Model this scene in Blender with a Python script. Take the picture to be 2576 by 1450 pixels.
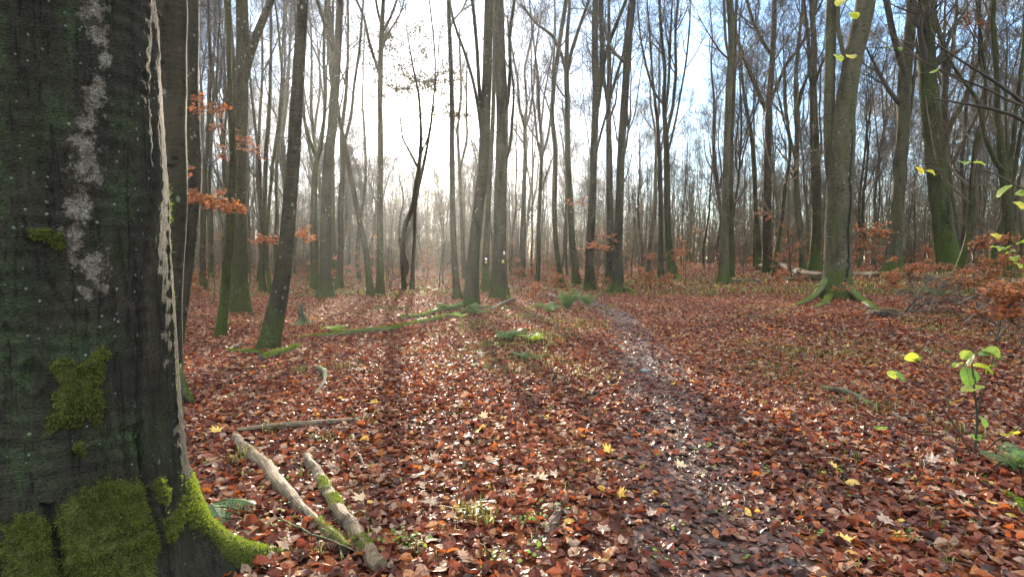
import bpy, math, random
import numpy as np
from mathutils import Vector

for o in list(bpy.data.objects):
    bpy.data.objects.remove(o)
S = bpy.context.scene
COL = S.collection
rnd = random.Random(11)
rng = np.random.default_rng(11)

# ------------------------------------------------------------------ camera
F = 1405.0                      # focal length in pixels of a 2575-wide picture
PITCH = math.radians(3.05)
CAMZ = 1.5
cam_d = bpy.data.cameras.new('camera')
cam = bpy.data.objects.new('camera', cam_d)
COL.objects.link(cam)
cam.location = (0, 0, CAMZ)
cam.rotation_euler = (math.pi/2 - PITCH, 0, 0)
cam_d.sensor_width = 36
cam_d.lens = 36*F/2575
cam_d.clip_start = 0.05
cam_d.clip_end = 2000
S.camera = cam

# ------------------------------------------------------------------ sky and sun
def ray(u, v):
    dx = (u-1287.5)/F; dy = (725-v)/F
    cp, sp = math.cos(PITCH), math.sin(PITCH)
    return Vector((dx, cp + dy*sp, -sp + dy*cp))
SUN = ray(1066, 325).normalized()
SUN_EL = math.asin(SUN.z)
SUN_AZ = math.atan2(SUN.x, SUN.y)        # clockwise from +Y
SKY_STRENGTH = 0.12
SUN_STRENGTH = 4.6
EXPOSURE = 2.1

world = bpy.data.worlds.new('World')
S.world = world
world.use_nodes = True
nt = world.node_tree
nt.nodes.clear()
def N(tree, typ, **kw):
    n = tree.nodes.new(typ)
    for k, v in kw.items():
        if k == 'inp':
            for kk, vv in v.items():
                n.inputs[kk].default_value = vv
        else:
            setattr(n, k, v)
    return n
L = nt.links.new
sky = N(nt, 'ShaderNodeTexSky', sky_type='NISHITA')
sky.sun_disc = False
sky.sun_elevation = SUN_EL
sky.sun_rotation = SUN_AZ
sky.air_density = 1.0
sky.dust_density = 0.15
sky.ozone_density = 2.5
bg = N(nt, 'ShaderNodeBackground', inp={'Strength': SKY_STRENGTH})
out = N(nt, 'ShaderNodeOutputWorld')
tc = N(nt, 'ShaderNodeTexCoord')
mp = N(nt, 'ShaderNodeMapping'); mp.inputs['Scale'].default_value = (1.0, 1.3, 3.2)
L(tc.outputs['Generated'], mp.inputs['Vector'])
cn = N(nt, 'ShaderNodeTexNoise', inp={'Scale': 3.1, 'Detail': 7.0, 'Roughness': 0.62, 'Distortion': 0.35})
L(mp.outputs[0], cn.inputs['Vector'])
cr = N(nt, 'ShaderNodeMapRange', interpolation_type='SMOOTHSTEP', inp={'From Min': 0.47, 'From Max': 0.68})
L(cn.outputs['Fac'], cr.inputs['Value'])
dot = N(nt, 'ShaderNodeVectorMath', operation='DOT_PRODUCT')
nrm = N(nt, 'ShaderNodeVectorMath', operation='NORMALIZE')
L(tc.outputs['Generated'], nrm.inputs[0])
L(nrm.outputs[0], dot.inputs[0]); dot.inputs[1].default_value = SUN
dmx = N(nt, 'ShaderNodeMath', operation='MAXIMUM'); L(dot.outputs['Value'], dmx.inputs[0]); dmx.inputs[1].default_value = 0
def powmul(p, m):
    a = N(nt, 'ShaderNodeMath', operation='POWER'); L(dmx.outputs[0], a.inputs[0]); a.inputs[1].default_value = p
    b = N(nt, 'ShaderNodeMath', operation='MULTIPLY'); L(a.outputs[0], b.inputs[0]); b.inputs[1].default_value = m
    return b
def add(a, b):
    c = N(nt, 'ShaderNodeMath', operation='ADD'); L(a.outputs[0], c.inputs[0]); L(b.outputs[0], c.inputs[1]); return c
# thin high cloud: brightness falls off with the angle from the sun (forward scattering in the cloud)
sepz = N(nt, 'ShaderNodeSeparateXYZ'); L(nrm.outputs[0], sepz.inputs[0])
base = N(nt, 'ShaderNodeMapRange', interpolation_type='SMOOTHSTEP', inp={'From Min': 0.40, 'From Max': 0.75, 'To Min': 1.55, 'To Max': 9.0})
L(sepz.outputs['Z'], base.inputs['Value'])           # added fill: unseen cloud overhead, brightened to lift the ground light
fill_deck = N(nt, 'ShaderNodeMapRange', interpolation_type='SMOOTHSTEP', inp={'From Min': 0.42, 'From Max': 0.70, 'To Min': 0.0, 'To Max': 0.8})
L(sepz.outputs['Z'], fill_deck.inputs['Value'])  # cover of the added fill cloud, starting above the frame
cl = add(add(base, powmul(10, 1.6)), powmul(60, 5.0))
disc = add(powmul(700, 22.0), powmul(9000, 1500.0))
ccol = N(nt, 'ShaderNodeCombineXYZ')
L(cl.outputs[0], ccol.inputs[0])
g_ = N(nt, 'ShaderNodeMath', operation='MULTIPLY'); L(cl.outputs[0], g_.inputs[0]); g_.inputs[1].default_value = 1.02
b_ = N(nt, 'ShaderNodeMath', operation='MULTIPLY'); L(cl.outputs[0], b_.inputs[0]); b_.inputs[1].default_value = 1.0
L(g_.outputs[0], ccol.inputs[1]); L(b_.outputs[0], ccol.inputs[2])
# cloud cover: noise plus a veil that thickens round the sun
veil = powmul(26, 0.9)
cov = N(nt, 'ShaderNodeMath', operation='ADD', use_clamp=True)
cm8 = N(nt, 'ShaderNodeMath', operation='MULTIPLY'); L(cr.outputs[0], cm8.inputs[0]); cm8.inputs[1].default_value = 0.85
dv = add(veil, fill_deck); L(cm8.outputs[0], cov.inputs[0]); L(dv.outputs[0], cov.inputs[1])
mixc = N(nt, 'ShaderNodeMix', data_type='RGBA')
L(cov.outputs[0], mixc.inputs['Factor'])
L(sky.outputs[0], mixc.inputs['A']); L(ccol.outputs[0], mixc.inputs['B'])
addc = N(nt, 'ShaderNodeMix', data_type='RGBA', blend_type='ADD')
addc.inputs['Factor'].default_value = 1.0
dc = N(nt, 'ShaderNodeCombineXYZ')
L(disc.outputs[0], dc.inputs[0])
d2 = N(nt, 'ShaderNodeMath', operation='MULTIPLY'); L(disc.outputs[0], d2.inputs[0]); d2.inputs[1].default_value = 0.93
d3 = N(nt, 'ShaderNodeMath', operation='MULTIPLY'); L(disc.outputs[0], d3.inputs[0]); d3.inputs[1].default_value = 0.75
L(d2.outputs[0], dc.inputs[1]); L(d3.outputs[0], dc.inputs[2])
L(mixc.outputs['Result'], addc.inputs['A']); L(dc.outputs[0], addc.inputs['B'])
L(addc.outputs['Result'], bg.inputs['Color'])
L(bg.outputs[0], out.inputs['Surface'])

sl = bpy.data.lights.new('sun', 'SUN')
sl.energy = SUN_STRENGTH
sl.angle = math.radians(0.6)
sl.color = (1.0, 0.86, 0.66)
so = bpy.data.objects.new('sun', sl); COL.objects.link(so)
so.rotation_euler = (-SUN).to_track_quat('-Z', 'Y').to_euler()
so.location = (0, 0, 40)

vs = S.view_settings
vs.view_transform = 'Standard'; vs.look = 'None'; vs.gamma = 1; vs.use_curve_mapping = False
vs.exposure = EXPOSURE
S.cycles.max_bounces = 6
S.cycles.diffuse_bounces = 3
S.cycles.glossy_bounces = 2
S.cycles.transmission_bounces = 3
S.cycles.transparent_max_bounces = 4
S.cycles.volume_bounces = 0
S.cycles.sample_clamp_indirect = 6
S.cycles.sample_clamp_direct = 6

# ------------------------------------------------------------------ terrain height and picking
def sst(a, b, x):
    t = np.clip((x-a)/(b-a), 0, 1); return t*t*(3-2*t)
def path_x(y):
    # centre line of the trodden path (metres), it bends away to the left in the distance
    return np.interp(y, [0, 2.7, 4.0, 6.5, 9.5, 14, 18.5, 26, 40, 60], [1.0, 1.05, 1.25, 1.75, 2.15, 2.75, 2.75, 1.2, -3, -12])
def path_w(y):
    return np.interp(y, [0, 3, 7, 12, 18, 30], [0.46, 0.48, 0.46, 0.42, 0.38, 0.3])
def gh(x, y):
    x = np.asarray(x, float); y = np.asarray(y, float)
    h = 0.055*np.clip(x-4.0, 0, 17)*sst(6, 15, y)
    h = h + 0.035*np.sin(0.9*x+0.5*y+1)*np.cos(0.7*y-0.3*x) + 0.015*np.sin(2.3*x+1.7*y)
    h = h + 0.06*np.sin(0.21*x+0.4)*np.sin(0.17*y)*sst(8, 20, y)
    d = (x-path_x(y))/path_w(y)
    h = h - 0.045*np.exp(-d*d*1.2)
    return h - 0.0
H0 = float(gh(0, 0))
def ground(u, v, lift=0.0):
    d = ray(u, v); t0, t = 0.5, 1.0
    o = Vector((0, 0, CAMZ))
    while t < 400:
        p = o + d*t
        if p.z - lift < float(gh(p.x, p.y)):
            lo, hi = t0, t
            for _ in range(22):
                m = (lo+hi)/2; q = o + d*m
                if q.z - lift < float(gh(q.x, q.y)): hi = m
                else: lo = m
            return o + d*hi
        t0 = t; t *= 1.04
    return o + d*t
def at(u, v, Y):
    d = ray(u, v); return Vector((0, 0, CAMZ)) + d*(Y/d.y)

# ------------------------------------------------------------------ mesh helpers
def mesh(name, verts, faces, mats, attrs=None, smooth=False, midx=None):
    """verts (n,3); faces: list of integer arrays (m,k)"""
    verts = np.asarray(verts, np.float32)
    if not isinstance(faces, (list, tuple)): faces = [faces]
    faces = [np.asarray(f, np.int32) for f in faces if len(f)]
    me = bpy.data.meshes.new(name)
    me.vertices.add(len(verts)); me.vertices.foreach_set('co', verts.ravel())
    li = np.concatenate([f.ravel() for f in faces])
    tot = np.concatenate([np.full(len(f), f.shape[1], np.int32) for f in faces])
    st = np.concatenate([[0], np.cumsum(tot)[:-1]]).astype(np.int32)
    me.loops.add(len(li)); me.loops.foreach_set('vertex_index', li)
    me.polygons.add(len(tot)); me.polygons.foreach_set('loop_start', st); me.polygons.foreach_set('loop_total', tot)
    if midx is not None: me.polygons.foreach_set('material_index', np.asarray(midx, np.int32))
    me.polygons.foreach_set('use_smooth', np.full(len(tot), bool(smooth)))
    for m in (mats if isinstance(mats, (list, tuple)) else [mats]): me.materials.append(m)
    for k, a in (attrs or {}).items():
        at_ = me.attributes.new(k, 'FLOAT', 'POINT'); at_.data.foreach_set('value', np.asarray(a, np.float32))
    me.update(calc_edges=True)
    return me
def link(name, me, parent=None, loc=(0, 0, 0)):
    o = bpy.data.objects.new(name, me); COL.objects.link(o); o.location = loc
    if parent is not None: o.parent = parent
    return o
def tag(o, label=None, cat=None, group=None, kind=None):
    if label: o['label'] = label
    if cat: o['category'] = cat
    if group: o['group'] = group
    if kind: o['kind'] = kind
    return o
def thing(name, label, cat, loc=(0, 0, 0), group=None):
    o = bpy.data.objects.new(name, None); COL.objects.link(o); o.location = loc
    o.empty_display_size = 0.2
    return tag(o, label, cat, group)
def copy_tree(o, parent=None):
    c = o.copy(); COL.objects.link(c); c.parent = parent
    for ch in o.children: copy_tree(ch, c)
    return c
def nz(a):
    return a/np.maximum(np.linalg.norm(a, axis=-1, keepdims=True), 1e-9)
def tubes(P, R, sides, lobes=None, cap=False):
    """P (n,k,3), R (n,k): n tubes as quads; lobes (n,k,sides) multiplies the radius"""
    P = np.asarray(P, float); R = np.asarray(R, float)
    n, k, _ = P.shape
    T = np.empty_like(P)
    T[:, 1:-1] = P[:, 2:]-P[:, :-2]; T[:, 0] = P[:, 1]-P[:, 0]; T[:, -1] = P[:, -1]-P[:, -2]
    T = nz(T)
    mean = np.abs(T.mean(axis=1))
    ref = np.zeros((n, 3)); ref[np.arange(n), np.argmin(mean, axis=1)] = 1
    U = nz(np.cross(T, ref[:, None, :])); W = np.cross(T, U)
    a = np.linspace(0, 2*np.pi, sides, endpoint=False)
    rr = R[:, :, None]*(lobes if lobes is not None else 1.0)
    rr = np.broadcast_to(rr, (n, k, sides))
    V = P[:, :, None, :] + rr[..., None]*(np.cos(a)[None, None, :, None]*U[:, :, None, :] + np.sin(a)[None, None, :, None]*W[:, :, None, :])
    idx = np.arange(n*k*sides).reshape(n, k, sides)
    nx = np.roll(idx, -1, axis=2)
    Q = np.stack([idx[:, :-1], nx[:, :-1], nx[:, 1:], idx[:, 1:]], axis=-1).reshape(-1, 4)
    V = V.reshape(-1, 3); fs = [Q]
    if cap:
        fs.append(idx[:, 0, ::-1].reshape(n, sides)); fs.append(idx[:, -1, :].reshape(n, sides))
    return V, fs
class Bag:
    def __init__(s): s.v = []; s.f = []; s.n = 0; s.a = {}
    def add(s, V, fs, **attrs):
        s.v.append(np.asarray(V, float))
        for f in (fs if isinstance(fs, (list, tuple)) else [fs]): s.f.append(np.asarray(f)+s.n)
        for k_, a in attrs.items(): s.a.setdefault(k_, []).append(np.broadcast_to(a, (len(V),)))
        s.n += len(V)
    def mesh(s, name, mat, smooth=False):
        by = {}
        for f in s.f: by.setdefault(f.shape[1], []).append(f)
        return mesh(name, np.concatenate(s.v), [np.concatenate(x) for x in by.values()], mat,
                    {k_: np.concatenate(a) for k_, a in s.a.items()}, smooth)
def resample(pts, k, smooth=2):
    pts = np.asarray(pts, float)
    d = np.concatenate([[0], np.cumsum(np.linalg.norm(np.diff(pts[:, :3], axis=0), axis=1))])
    t = np.linspace(0, d[-1], k)
    o = np.stack([np.interp(t, d, pts[:, i]) for i in range(pts.shape[1])], axis=1)
    for _ in range(smooth):
        o[1:-1] = (o[:-2]+2*o[1:-1]+o[2:])/4
    return o

# ------------------------------------------------------------------ materials
def material(name):
    m = bpy.data.materials.new(name); m.use_nodes = True
    t = m.node_tree; t.nodes.clear()
    return m, t
def ramp(t, src, stops, interp='LINEAR'):
    r = t.nodes.new('ShaderNodeValToRGB'); cr_ = r.color_ramp; cr_.interpolation = interp
    while len(cr_.elements) < len(stops): cr_.elements.new(0.5)
    for e, (p, c) in zip(cr_.elements, stops):
        e.position = p; e.color = (*c, 1)
    t.links.new(src, r.inputs['Fac']); return r.outputs['Color']
def noise(t, vec, scale, detail=4, rough=0.55, dist=0.0):
    n = N(t, 'ShaderNodeTexNoise', inp={'Scale': scale, 'Detail': detail, 'Roughness': rough, 'Distortion': dist})
    if vec is not None: t.links.new(vec, n.inputs['Vector'])
    return n.outputs['Fac']
def mapped(t, vec, scale):
    m = t.nodes.new('ShaderNodeMapping'); m.inputs['Scale'].default_value = scale
    t.links.new(vec, m.inputs['Vector']); return m.outputs[0]
def mrange(t, src, a, b, c=0.0, d=1.0):
    m = N(t, 'ShaderNodeMapRange', interpolation_type='SMOOTHSTEP', inp={'From Min': a, 'From Max': b, 'To Min': c, 'To Max': d})
    t.links.new(src, m.inputs['Value']); return m.outputs[0]
def mixc_(t, fac, a, b, blend='MIX'):
    m = N(t, 'ShaderNodeMix', data_type='RGBA', blend_type=blend)
    for s_, v_ in (('Factor', fac), ('A', a), ('B', b)):
        if isinstance(v_, (int, float)): m.inputs[s_].default_value = v_
        elif isinstance(v_, tuple): m.inputs[s_].default_value = (*v_, 1)
        else: t.links.new(v_, m.inputs[s_])
    return m.outputs['Result']
def mth(t, op, a, b=0.0, clamp=False):
    m = N(t, 'ShaderNodeMath', operation=op, use_clamp=clamp)
    for i, v_ in enumerate((a, b)):
        if isinstance(v_, (int, float)): m.inputs[i].default_value = v_
        else: t.links.new(v_, m.inputs[i])
    return m.outputs[0]
def bump(t, h, strength=0.5, dist=0.01):
    b = N(t, 'ShaderNodeBump', inp={'Strength': strength, 'Distance': dist})
    t.links.new(h, b.inputs['Height']); return b.outputs[0]
def finish(t, col, rough=0.8, normal=None, spec=0.3, trans=0.0, tcol=None):
    p = N(t, 'ShaderNodeBsdfPrincipled')
    for s_, v_ in (('Base Color', col), ('Roughness', rough)):
        if isinstance(v_, (int, float)): p.inputs[s_].default_value = v_
        elif isinstance(v_, tuple): p.inputs[s_].default_value = (*v_, 1)
        else: t.links.new(v_, p.inputs[s_])
    p.inputs['Specular IOR Level'].default_value = spec
    if normal is not None: t.links.new(normal, p.inputs['Normal'])
    o = t.nodes.new('ShaderNodeOutputMaterial')
    if trans:
        tr = t.nodes.new('ShaderNodeBsdfTranslucent')
        c = tcol if tcol is not None else col
        if isinstance(c, tuple): tr.inputs['Color'].default_value = (*c, 1)
        else: t.links.new(c, tr.inputs['Color'])
        mx = t.nodes.new('ShaderNodeMixShader'); mx.inputs[0].default_value = trans
        t.links.new(p.outputs[0], mx.inputs[1]); t.links.new(tr.outputs[0], mx.inputs[2])
        t.links.new(mx.outputs[0], o.inputs['Surface'])
    else:
        t.links.new(p.outputs[0], o.inputs['Surface'])
def objco(t): return t.nodes.new('ShaderNodeTexCoord').outputs['Object']
def attr(t, name):
    a = t.nodes.new('ShaderNodeAttribute'); a.attribute_name = name; return a.outputs['Fac']
MOSS_D = (0.024, 0.036, 0.009); MOSS_L = (0.085, 0.115, 0.020)

def bark(name, dark, light, algae, moss_top, moss_amt=0.5, bumpy=1.0, lich=0.5, furrow=False):
    m, t = material(name)
    oc = objco(t)
    oi = t.nodes.new('ShaderNodeObjectInfo')
    ofs = N(t, 'ShaderNodeVectorMath', operation='ADD')
    sc_ = N(t, 'ShaderNodeVectorMath', operation='SCALE'); t.links.new(oi.outputs['Random'], sc_.inputs['Scale']); sc_.inputs[0].default_value = (37, 91, 53)
    t.links.new(oc, ofs.inputs[0]); t.links.new(sc_.outputs[0], ofs.inputs[1])
    v = ofs.outputs[0]
    big = noise(t, mapped(t, v, (2.2, 2.2, 0.7)), 1.4, 5, 0.65)
    band = noise(t, mapped(t, v, (4, 4, 22) if not furrow else (26, 26, 4)), 1.6, 4, 0.6, 0.4)
    fine = noise(t, mapped(t, v, (30, 30, 45)), 2.2, 3, 0.6)
    col = ramp(t, mth(t, 'ADD', mth(t, 'MULTIPLY', big, 0.65), mth(t, 'MULTIPLY', band, 0.35)), [(0.36, dark), (0.62, light)])
    col = mixc_(t, mrange(t, fine, 0.42, 0.7, 0, 0.5), col, tuple(c*0.35 for c in dark))
    al = noise(t, mapped(t, v, (1.6, 1.6, 0.35)), 1.9, 4, 0.7)
    col = mixc_(t, mrange(t, al, 0.44, 0.66, 0, 0.85), col, algae)
    ev = N(t, 'ShaderNodeTexVoronoi', inp={'Scale': 1.0}); t.links.new(mapped(t, v, (5.5, 5.5, 9.0)), ev.inputs['Vector'])
    evm = mrange(t, mth(t, 'ADD', ev.outputs['Distance'], mth(t, 'MULTIPLY', mth(t, 'SUBTRACT', fine, 0.5), 0.5)), 0.24, 0.12)
    col = mixc_(t, mth(t, 'MULTIPLY', evm, 0.7), col, tuple(c*0.3 for c in dark))
    if lich:
        vo = N(t, 'ShaderNodeTexVoronoi', inp={'Scale': 11.0}); t.links.new(mapped(t, v, (1, 1, 0.7)), vo.inputs['Vector'])
        lm = mth(t, 'MULTIPLY', mrange(t, vo.outputs['Distance'], 0.30, 0.16), mrange(t, noise(t, v, 1.7, 3, 0.6), 0.52, 0.62))
        col = mixc_(t, mth(t, 'MULTIPLY', lm, lich), col, (0.26, 0.27, 0.22))
    # moss sleeve at the foot and up the weather side
    sx = N(t, 'ShaderNodeSeparateXYZ'); t.links.new(oc, sx.inputs[0])
    mn = noise(t, mapped(t, v, (3, 3, 1.2)), 1.8, 5, 0.7)
    hh = mth(t, 'ADD', mth(t, 'DIVIDE', sx.outputs['Z'], moss_top), mth(t, 'MULTIPLY', mth(t, 'SUBTRACT', mn, 0.5), -3.2))
    mm = mth(t, 'MULTIPLY', mrange(t, hh, 1.1, 0.4), moss_amt)
    fm = noise(t, v, 60, 2, 0.5)
    mcol = mixc_(t, mrange(t, fm, 0.35, 0.7), MOSS_D, MOSS_L)
    col = mixc_(t, mm, col, mcol)
    h = mth(t, 'ADD', mth(t, 'MULTIPLY', band, 0.7), mth(t, 'MULTIPLY', fine, 0.5))
    h = mth(t, 'ADD', h, mth(t, 'MULTIPLY', mth(t, 'MULTIPLY', mm, fm), 1.5))
    finish(t, col, 0.85, bump(t, h, 0.7*bumpy, 0.02), 0.10)
    return m
BARK = bark('beech_bark', (0.012, 0.010, 0.007), (0.062, 0.053, 0.035), (0.036, 0.038, 0.016), 0.6, 0.6)
BARK_P = bark('pale_beech_bark', (0.022, 0.019, 0.012), (0.115, 0.100, 0.064), (0.070, 0.072, 0.030), 0.9, 0.75)
BARK_M = bark('green_beech_bark', (0.014, 0.015, 0.007), (0.070, 0.072, 0.030), (0.060, 0.080, 0.018), 2.0, 0.95)
BARK_G = bark('mossy_bark', (0.013, 0.012, 0.006), (0.062, 0.055, 0.024), (0.042, 0.050, 0.013), 1.5, 0.8, 1.2, 0.3)
BARK_O = bark('oak_bark', (0.014, 0.010, 0.007), (0.072, 0.052, 0.030), (0.045, 0.042, 0.015), 0.9, 0.6, 2.2, 0.3, True)
BARK_S = bark('scaly_bark', (0.015, 0.012, 0.007), (0.090, 0.074, 0.044), (0.048, 0.048, 0.020), 2.2, 0.5, 2.6, 0.7, True)

def twig_mat(name, a, b):
    m, t = material(name)
    col = ramp(t, noise(t, objco(t), 0.8, 4, 0.6), [(0.35, a), (0.65, b)])
    finish(t, col, 0.7, None, 0.3); return m
TWIG = twig_mat('twigs', (0.022, 0.018, 0.014), (0.060, 0.048, 0.032))
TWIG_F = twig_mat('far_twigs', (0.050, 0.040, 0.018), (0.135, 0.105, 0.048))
TWIG_B = twig_mat('twigs_brown', (0.040, 0.028, 0.016), (0.115, 0.080, 0.040))

def leaf_mat(name, stops, trans=0.3, rough=0.36, spec=0.55, tgain=1.6):
    m, t = material(name)
    tint = attr(t, 'tint')
    col = ramp(t, tint, stops, 'LINEAR')
    oc = objco(t)
    n1 = noise(t, oc, 55, 2, 0.6)
    col = mixc_(t, mrange(t, n1, 0.48, 0.72, 0, 0.55), col, tuple(0.35*c for c in stops[1][1]))
    rr = mrange(t, noise(t, oc, 18, 2, 0.5), 0.35, 0.65, rough*0.7, rough*1.5)
    tcol = mixc_(t, 1.0, col, (tgain, tgain*0.8, tgain*0.6), 'MULTIPLY')
    finish(t, col, rr, bump(t, noise(t, oc, 140, 2, 0.6), 0.25, 0.004), spec, trans, tcol)
    return m
LITTER = leaf_mat('beech_litter', [(0.0, (0.030, 0.014, 0.012)), (0.22, (0.088, 0.022, 0.012)), (0.45, (0.175, 0.046, 0.022)),
                                   (0.62, (0.26, 0.075, 0.022)), (0.76, (0.38, 0.14, 0.035)), (0.84, (0.24, 0.15, 0.11)),
                                   (0.95, (0.36, 0.24, 0.16)), (1.0, (0.50, 0.33, 0.08))], 0.30, 0.52, 0.34)
PATHL = leaf_mat('trodden_litter', [(0.0, (0.020, 0.014, 0.016)), (0.3, (0.060, 0.024, 0.018)), (0.55, (0.13, 0.044, 0.026)),
                                    (0.75, (0.19, 0.070, 0.045)), (0.9, (0.24, 0.13, 0.09)), (1.0, (0.30, 0.10, 0.03))], 0.12, 0.5, 0.38)
HANG = leaf_mat('hanging_beech_leaves', [(0.0, (0.14, 0.045, 0.018)), (0.4, (0.26, 0.085, 0.030)), (0.75, (0.36, 0.15, 0.055)), (1.0, (0.42, 0.25, 0.12))], 0.35, 0.5, 0.35)
GREENL = leaf_mat('hazel_leaves', [(0.0, (0.05, 0.13, 0.035)), (0.4, (0.14, 0.26, 0.035)), (0.75, (0.27, 0.35, 0.05)), (1.0, (0.50, 0.42, 0.05))], 0.5, 0.45, 0.4, 1.8)
MAPLE = leaf_mat('maple_leaves', [(0.0, (0.30, 0.20, 0.15)), (0.3, (0.42, 0.30, 0.22)), (0.6, (0.52, 0.40, 0.24)), (0.8, (0.60, 0.42, 0.07)), (1.0, (0.50, 0.22, 0.03))], 0.25, 0.42, 0.5)
DARKL = leaf_mat('dark_leaves', [(0.0, (0.03, 0.035, 0.015)), (0.5, (0.06, 0.055, 0.02)), (1.0, (0.10, 0.065, 0.025))], 0.3, 0.6, 0.3)
GRASS = leaf_mat('grass_blades', [(0.0, (0.04, 0.065, 0.015)), (0.4, (0.09, 0.12, 0.025)), (0.75, (0.17, 0.19, 0.045)), (1.0, (0.34, 0.29, 0.13))], 0.4, 0.45, 0.4)
FERN = leaf_mat('fern_fronds', [(0.0, (0.035, 0.075, 0.030)), (0.5, (0.075, 0.135, 0.055)), (1.0, (0.15, 0.22, 0.07))], 0.35, 0.6, 0.2)
NEEDLE = leaf_mat('spruce_needles', [(0.0, (0.015, 0.03, 0.015)), (0.5, (0.025, 0.05, 0.022)), (1.0, (0.04, 0.075, 0.03))], 0.1, 0.6, 0.3)
def moss_mat():
    m, t = material('moss')
    oc = objco(t)
    n1 = noise(t, oc, 7, 4, 0.7); n2 = noise(t, oc, 70, 2, 0.6)
    col = mixc_(t, mrange(t, n1, 0.3, 0.7), (0.026, 0.035, 0.009), (0.085, 0.100, 0.018))
    col = mixc_(t, mrange(t, n2, 0.35, 0.7, 0, 0.6), col, (0.125, 0.14, 0.03))
    finish(t, col, 0.8, bump(t, noise(t, oc, 120, 3, 0.7), 0.8, 0.01), 0.2, 0.3, (0.30, 0.42, 0.03)); return m
MOSS = moss_mat()
def wood_mat(name, a, b, dark, moss=0.0, rough=0.6):
    m, t = material(name)
    oc = objco(t)
    gr = noise(t, mapped(t, oc, (60, 5, 60)), 1.0, 4, 0.6, 0.3)
    col = ramp(t, gr, [(0.3, a), (0.7, b)])
    pt = noise(t, oc, 9, 5, 0.7)
    col = mixc_(t, mrange(t, pt, 0.52, 0.62), col, dark)
    h = mth(t, 'ADD', gr, mth(t, 'MULTIPLY', pt, 1.4))
    if moss:
        ge = t.nodes.new('ShaderNodeNewGeometry'); s_ = N(t, 'ShaderNodeSeparateXYZ'); t.links.new(ge.outputs['Normal'], s_.inputs[0])
        mk = mrange(t, mth(t, 'ADD', s_.outputs['Z'], mth(t, 'MULTIPLY', mth(t, 'SUBTRACT', noise(t, oc, 5, 4, 0.7), 0.5), 2.6)), 0.9-moss, 1.2-moss)
        mc = mixc_(t, mrange(t, noise(t, oc, 80, 2, 0.6), 0.35, 0.65), MOSS_D, MOSS_L)
        col = mixc_(t, mk, col, mc)
    finish(t, col, rough, bump(t, h, 0.6, 0.008), 0.35); return m
WOOD = wood_mat('weathered_wood', (0.080, 0.054, 0.030), (0.155, 0.115, 0.068), (0.045, 0.027, 0.017), 0.0, 0.8)
WOOD_D = wood_mat('damp_wood', (0.055, 0.038, 0.025), (0.125, 0.092, 0.062), (0.03, 0.02, 0.015), 0.0, 0.8)
WOOD_M = wood_mat('mossy_wood', (0.05, 0.04, 0.028), (0.10, 0.08, 0.055), (0.03, 0.025, 0.018), 0.75)
WOOD_R = wood_mat('bark_log', (0.035, 0.022, 0.014), (0.095, 0.062, 0.040), (0.02, 0.012, 0.009), 0.1, 0.85)

def plain(name, c, rough=0.7):
    m, t = material(name)
    n = noise(t, objco(t), 40, 3, 0.6)
    finish(t, mixc_(t, mrange(t, n, 0.4, 0.7, 0, 0.35), c, tuple(x*0.45 for x in c)), rough); return m
WHITE_P = plain('white_paint', (0.72, 0.72, 0.68)); YELLOW_P = plain('yellow_paint', (0.45, 0.40, 0.08)); BLACK_P = plain('black_paint', (0.03, 0.03, 0.03))
SCAR = plain('rotten_scar', (0.012, 0.010, 0.008), 0.9)
STONE = plain('wet_stone', (0.10, 0.13, 0.14), 0.3)

# ------------------------------------------------------------------ ground sheet and path
def ground_mat():
    m, t = material('forest_floor')
    g = t.nodes.new('ShaderNodeNewGeometry').outputs['Position']
    vo = N(t, 'ShaderNodeTexVoronoi', inp={'Scale': 15.0, 'Randomness': 1.0}); t.links.new(g, vo.inputs['Vector'])
    sp = N(t, 'ShaderNodeSeparateColor'); t.links.new(vo.outputs['Color'], sp.inputs[0])
    col = ramp(t, sp.outputs[0], [(0.0, (0.03, 0.013, 0.010)), (0.35, (0.085, 0.028, 0.016)), (0.6, (0.16, 0.052, 0.022)), (0.85, (0.26, 0.10, 0.04)), (1.0, (0.30, 0.19, 0.12))])
    big = noise(t, g, 0.35, 5, 0.7)
    col = mixc_(t, mrange(t, big, 0.52, 0.66, 0, 0.6), col, (0.07, 0.085, 0.03))
    col = mixc_(t, mrange(t, noise(t, g, 0.9, 4, 0.6), 0.5, 0.7, 0, 0.35), col, (0.045, 0.028, 0.018))
    finish(t, col, 0.9, bump(t, vo.outputs['Distance'], 0.8, 0.03), 0.08); return m
xs = np.concatenate([-np.geomspace(600, 12.2, 46), np.linspace(-12, 12, 121), np.geomspace(12.2, 600, 46)])
ys = np.concatenate([np.linspace(-60, -3, 12), np.linspace(-2.5, 20, 113), np.geomspace(20.4, 900, 60)])
X, Y = np.meshgrid(xs, ys)
Z = gh(X, Y) - 0.012
idx = np.arange(X.size).reshape(X.shape)
Q = np.stack([idx[:-1, :-1], idx[:-1, 1:], idx[1:, 1:], idx[1:, :-1]], -1).reshape(-1, 4)
GM = ground_mat()
tag(link('ground', mesh('ground', np.stack([X, Y, Z], -1).reshape(-1, 3), Q, GM, smooth=True)), kind='structure')
def path_mat():
    m, t = material('trodden_earth')
    g = t.nodes.new('ShaderNodeNewGeometry').outputs['Position']
    vo = N(t, 'ShaderNodeTexVoronoi', inp={'Scale': 22.0}); t.links.new(g, vo.inputs['Vector'])
    sp = N(t, 'ShaderNodeSeparateColor'); t.links.new(vo.outputs['Color'], sp.inputs[0])
    col = ramp(t, sp.outputs[0], [(0.0, (0.02, 0.012, 0.010)), (0.5, (0.050, 0.022, 0.017)), (0.8, (0.10, 0.042, 0.030)), (1.0, (0.15, 0.085, 0.065))])
    finish(t, col, 0.6, bump(t, vo.outputs['Distance'], 0.8, 0.02), 0.5); return m
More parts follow.
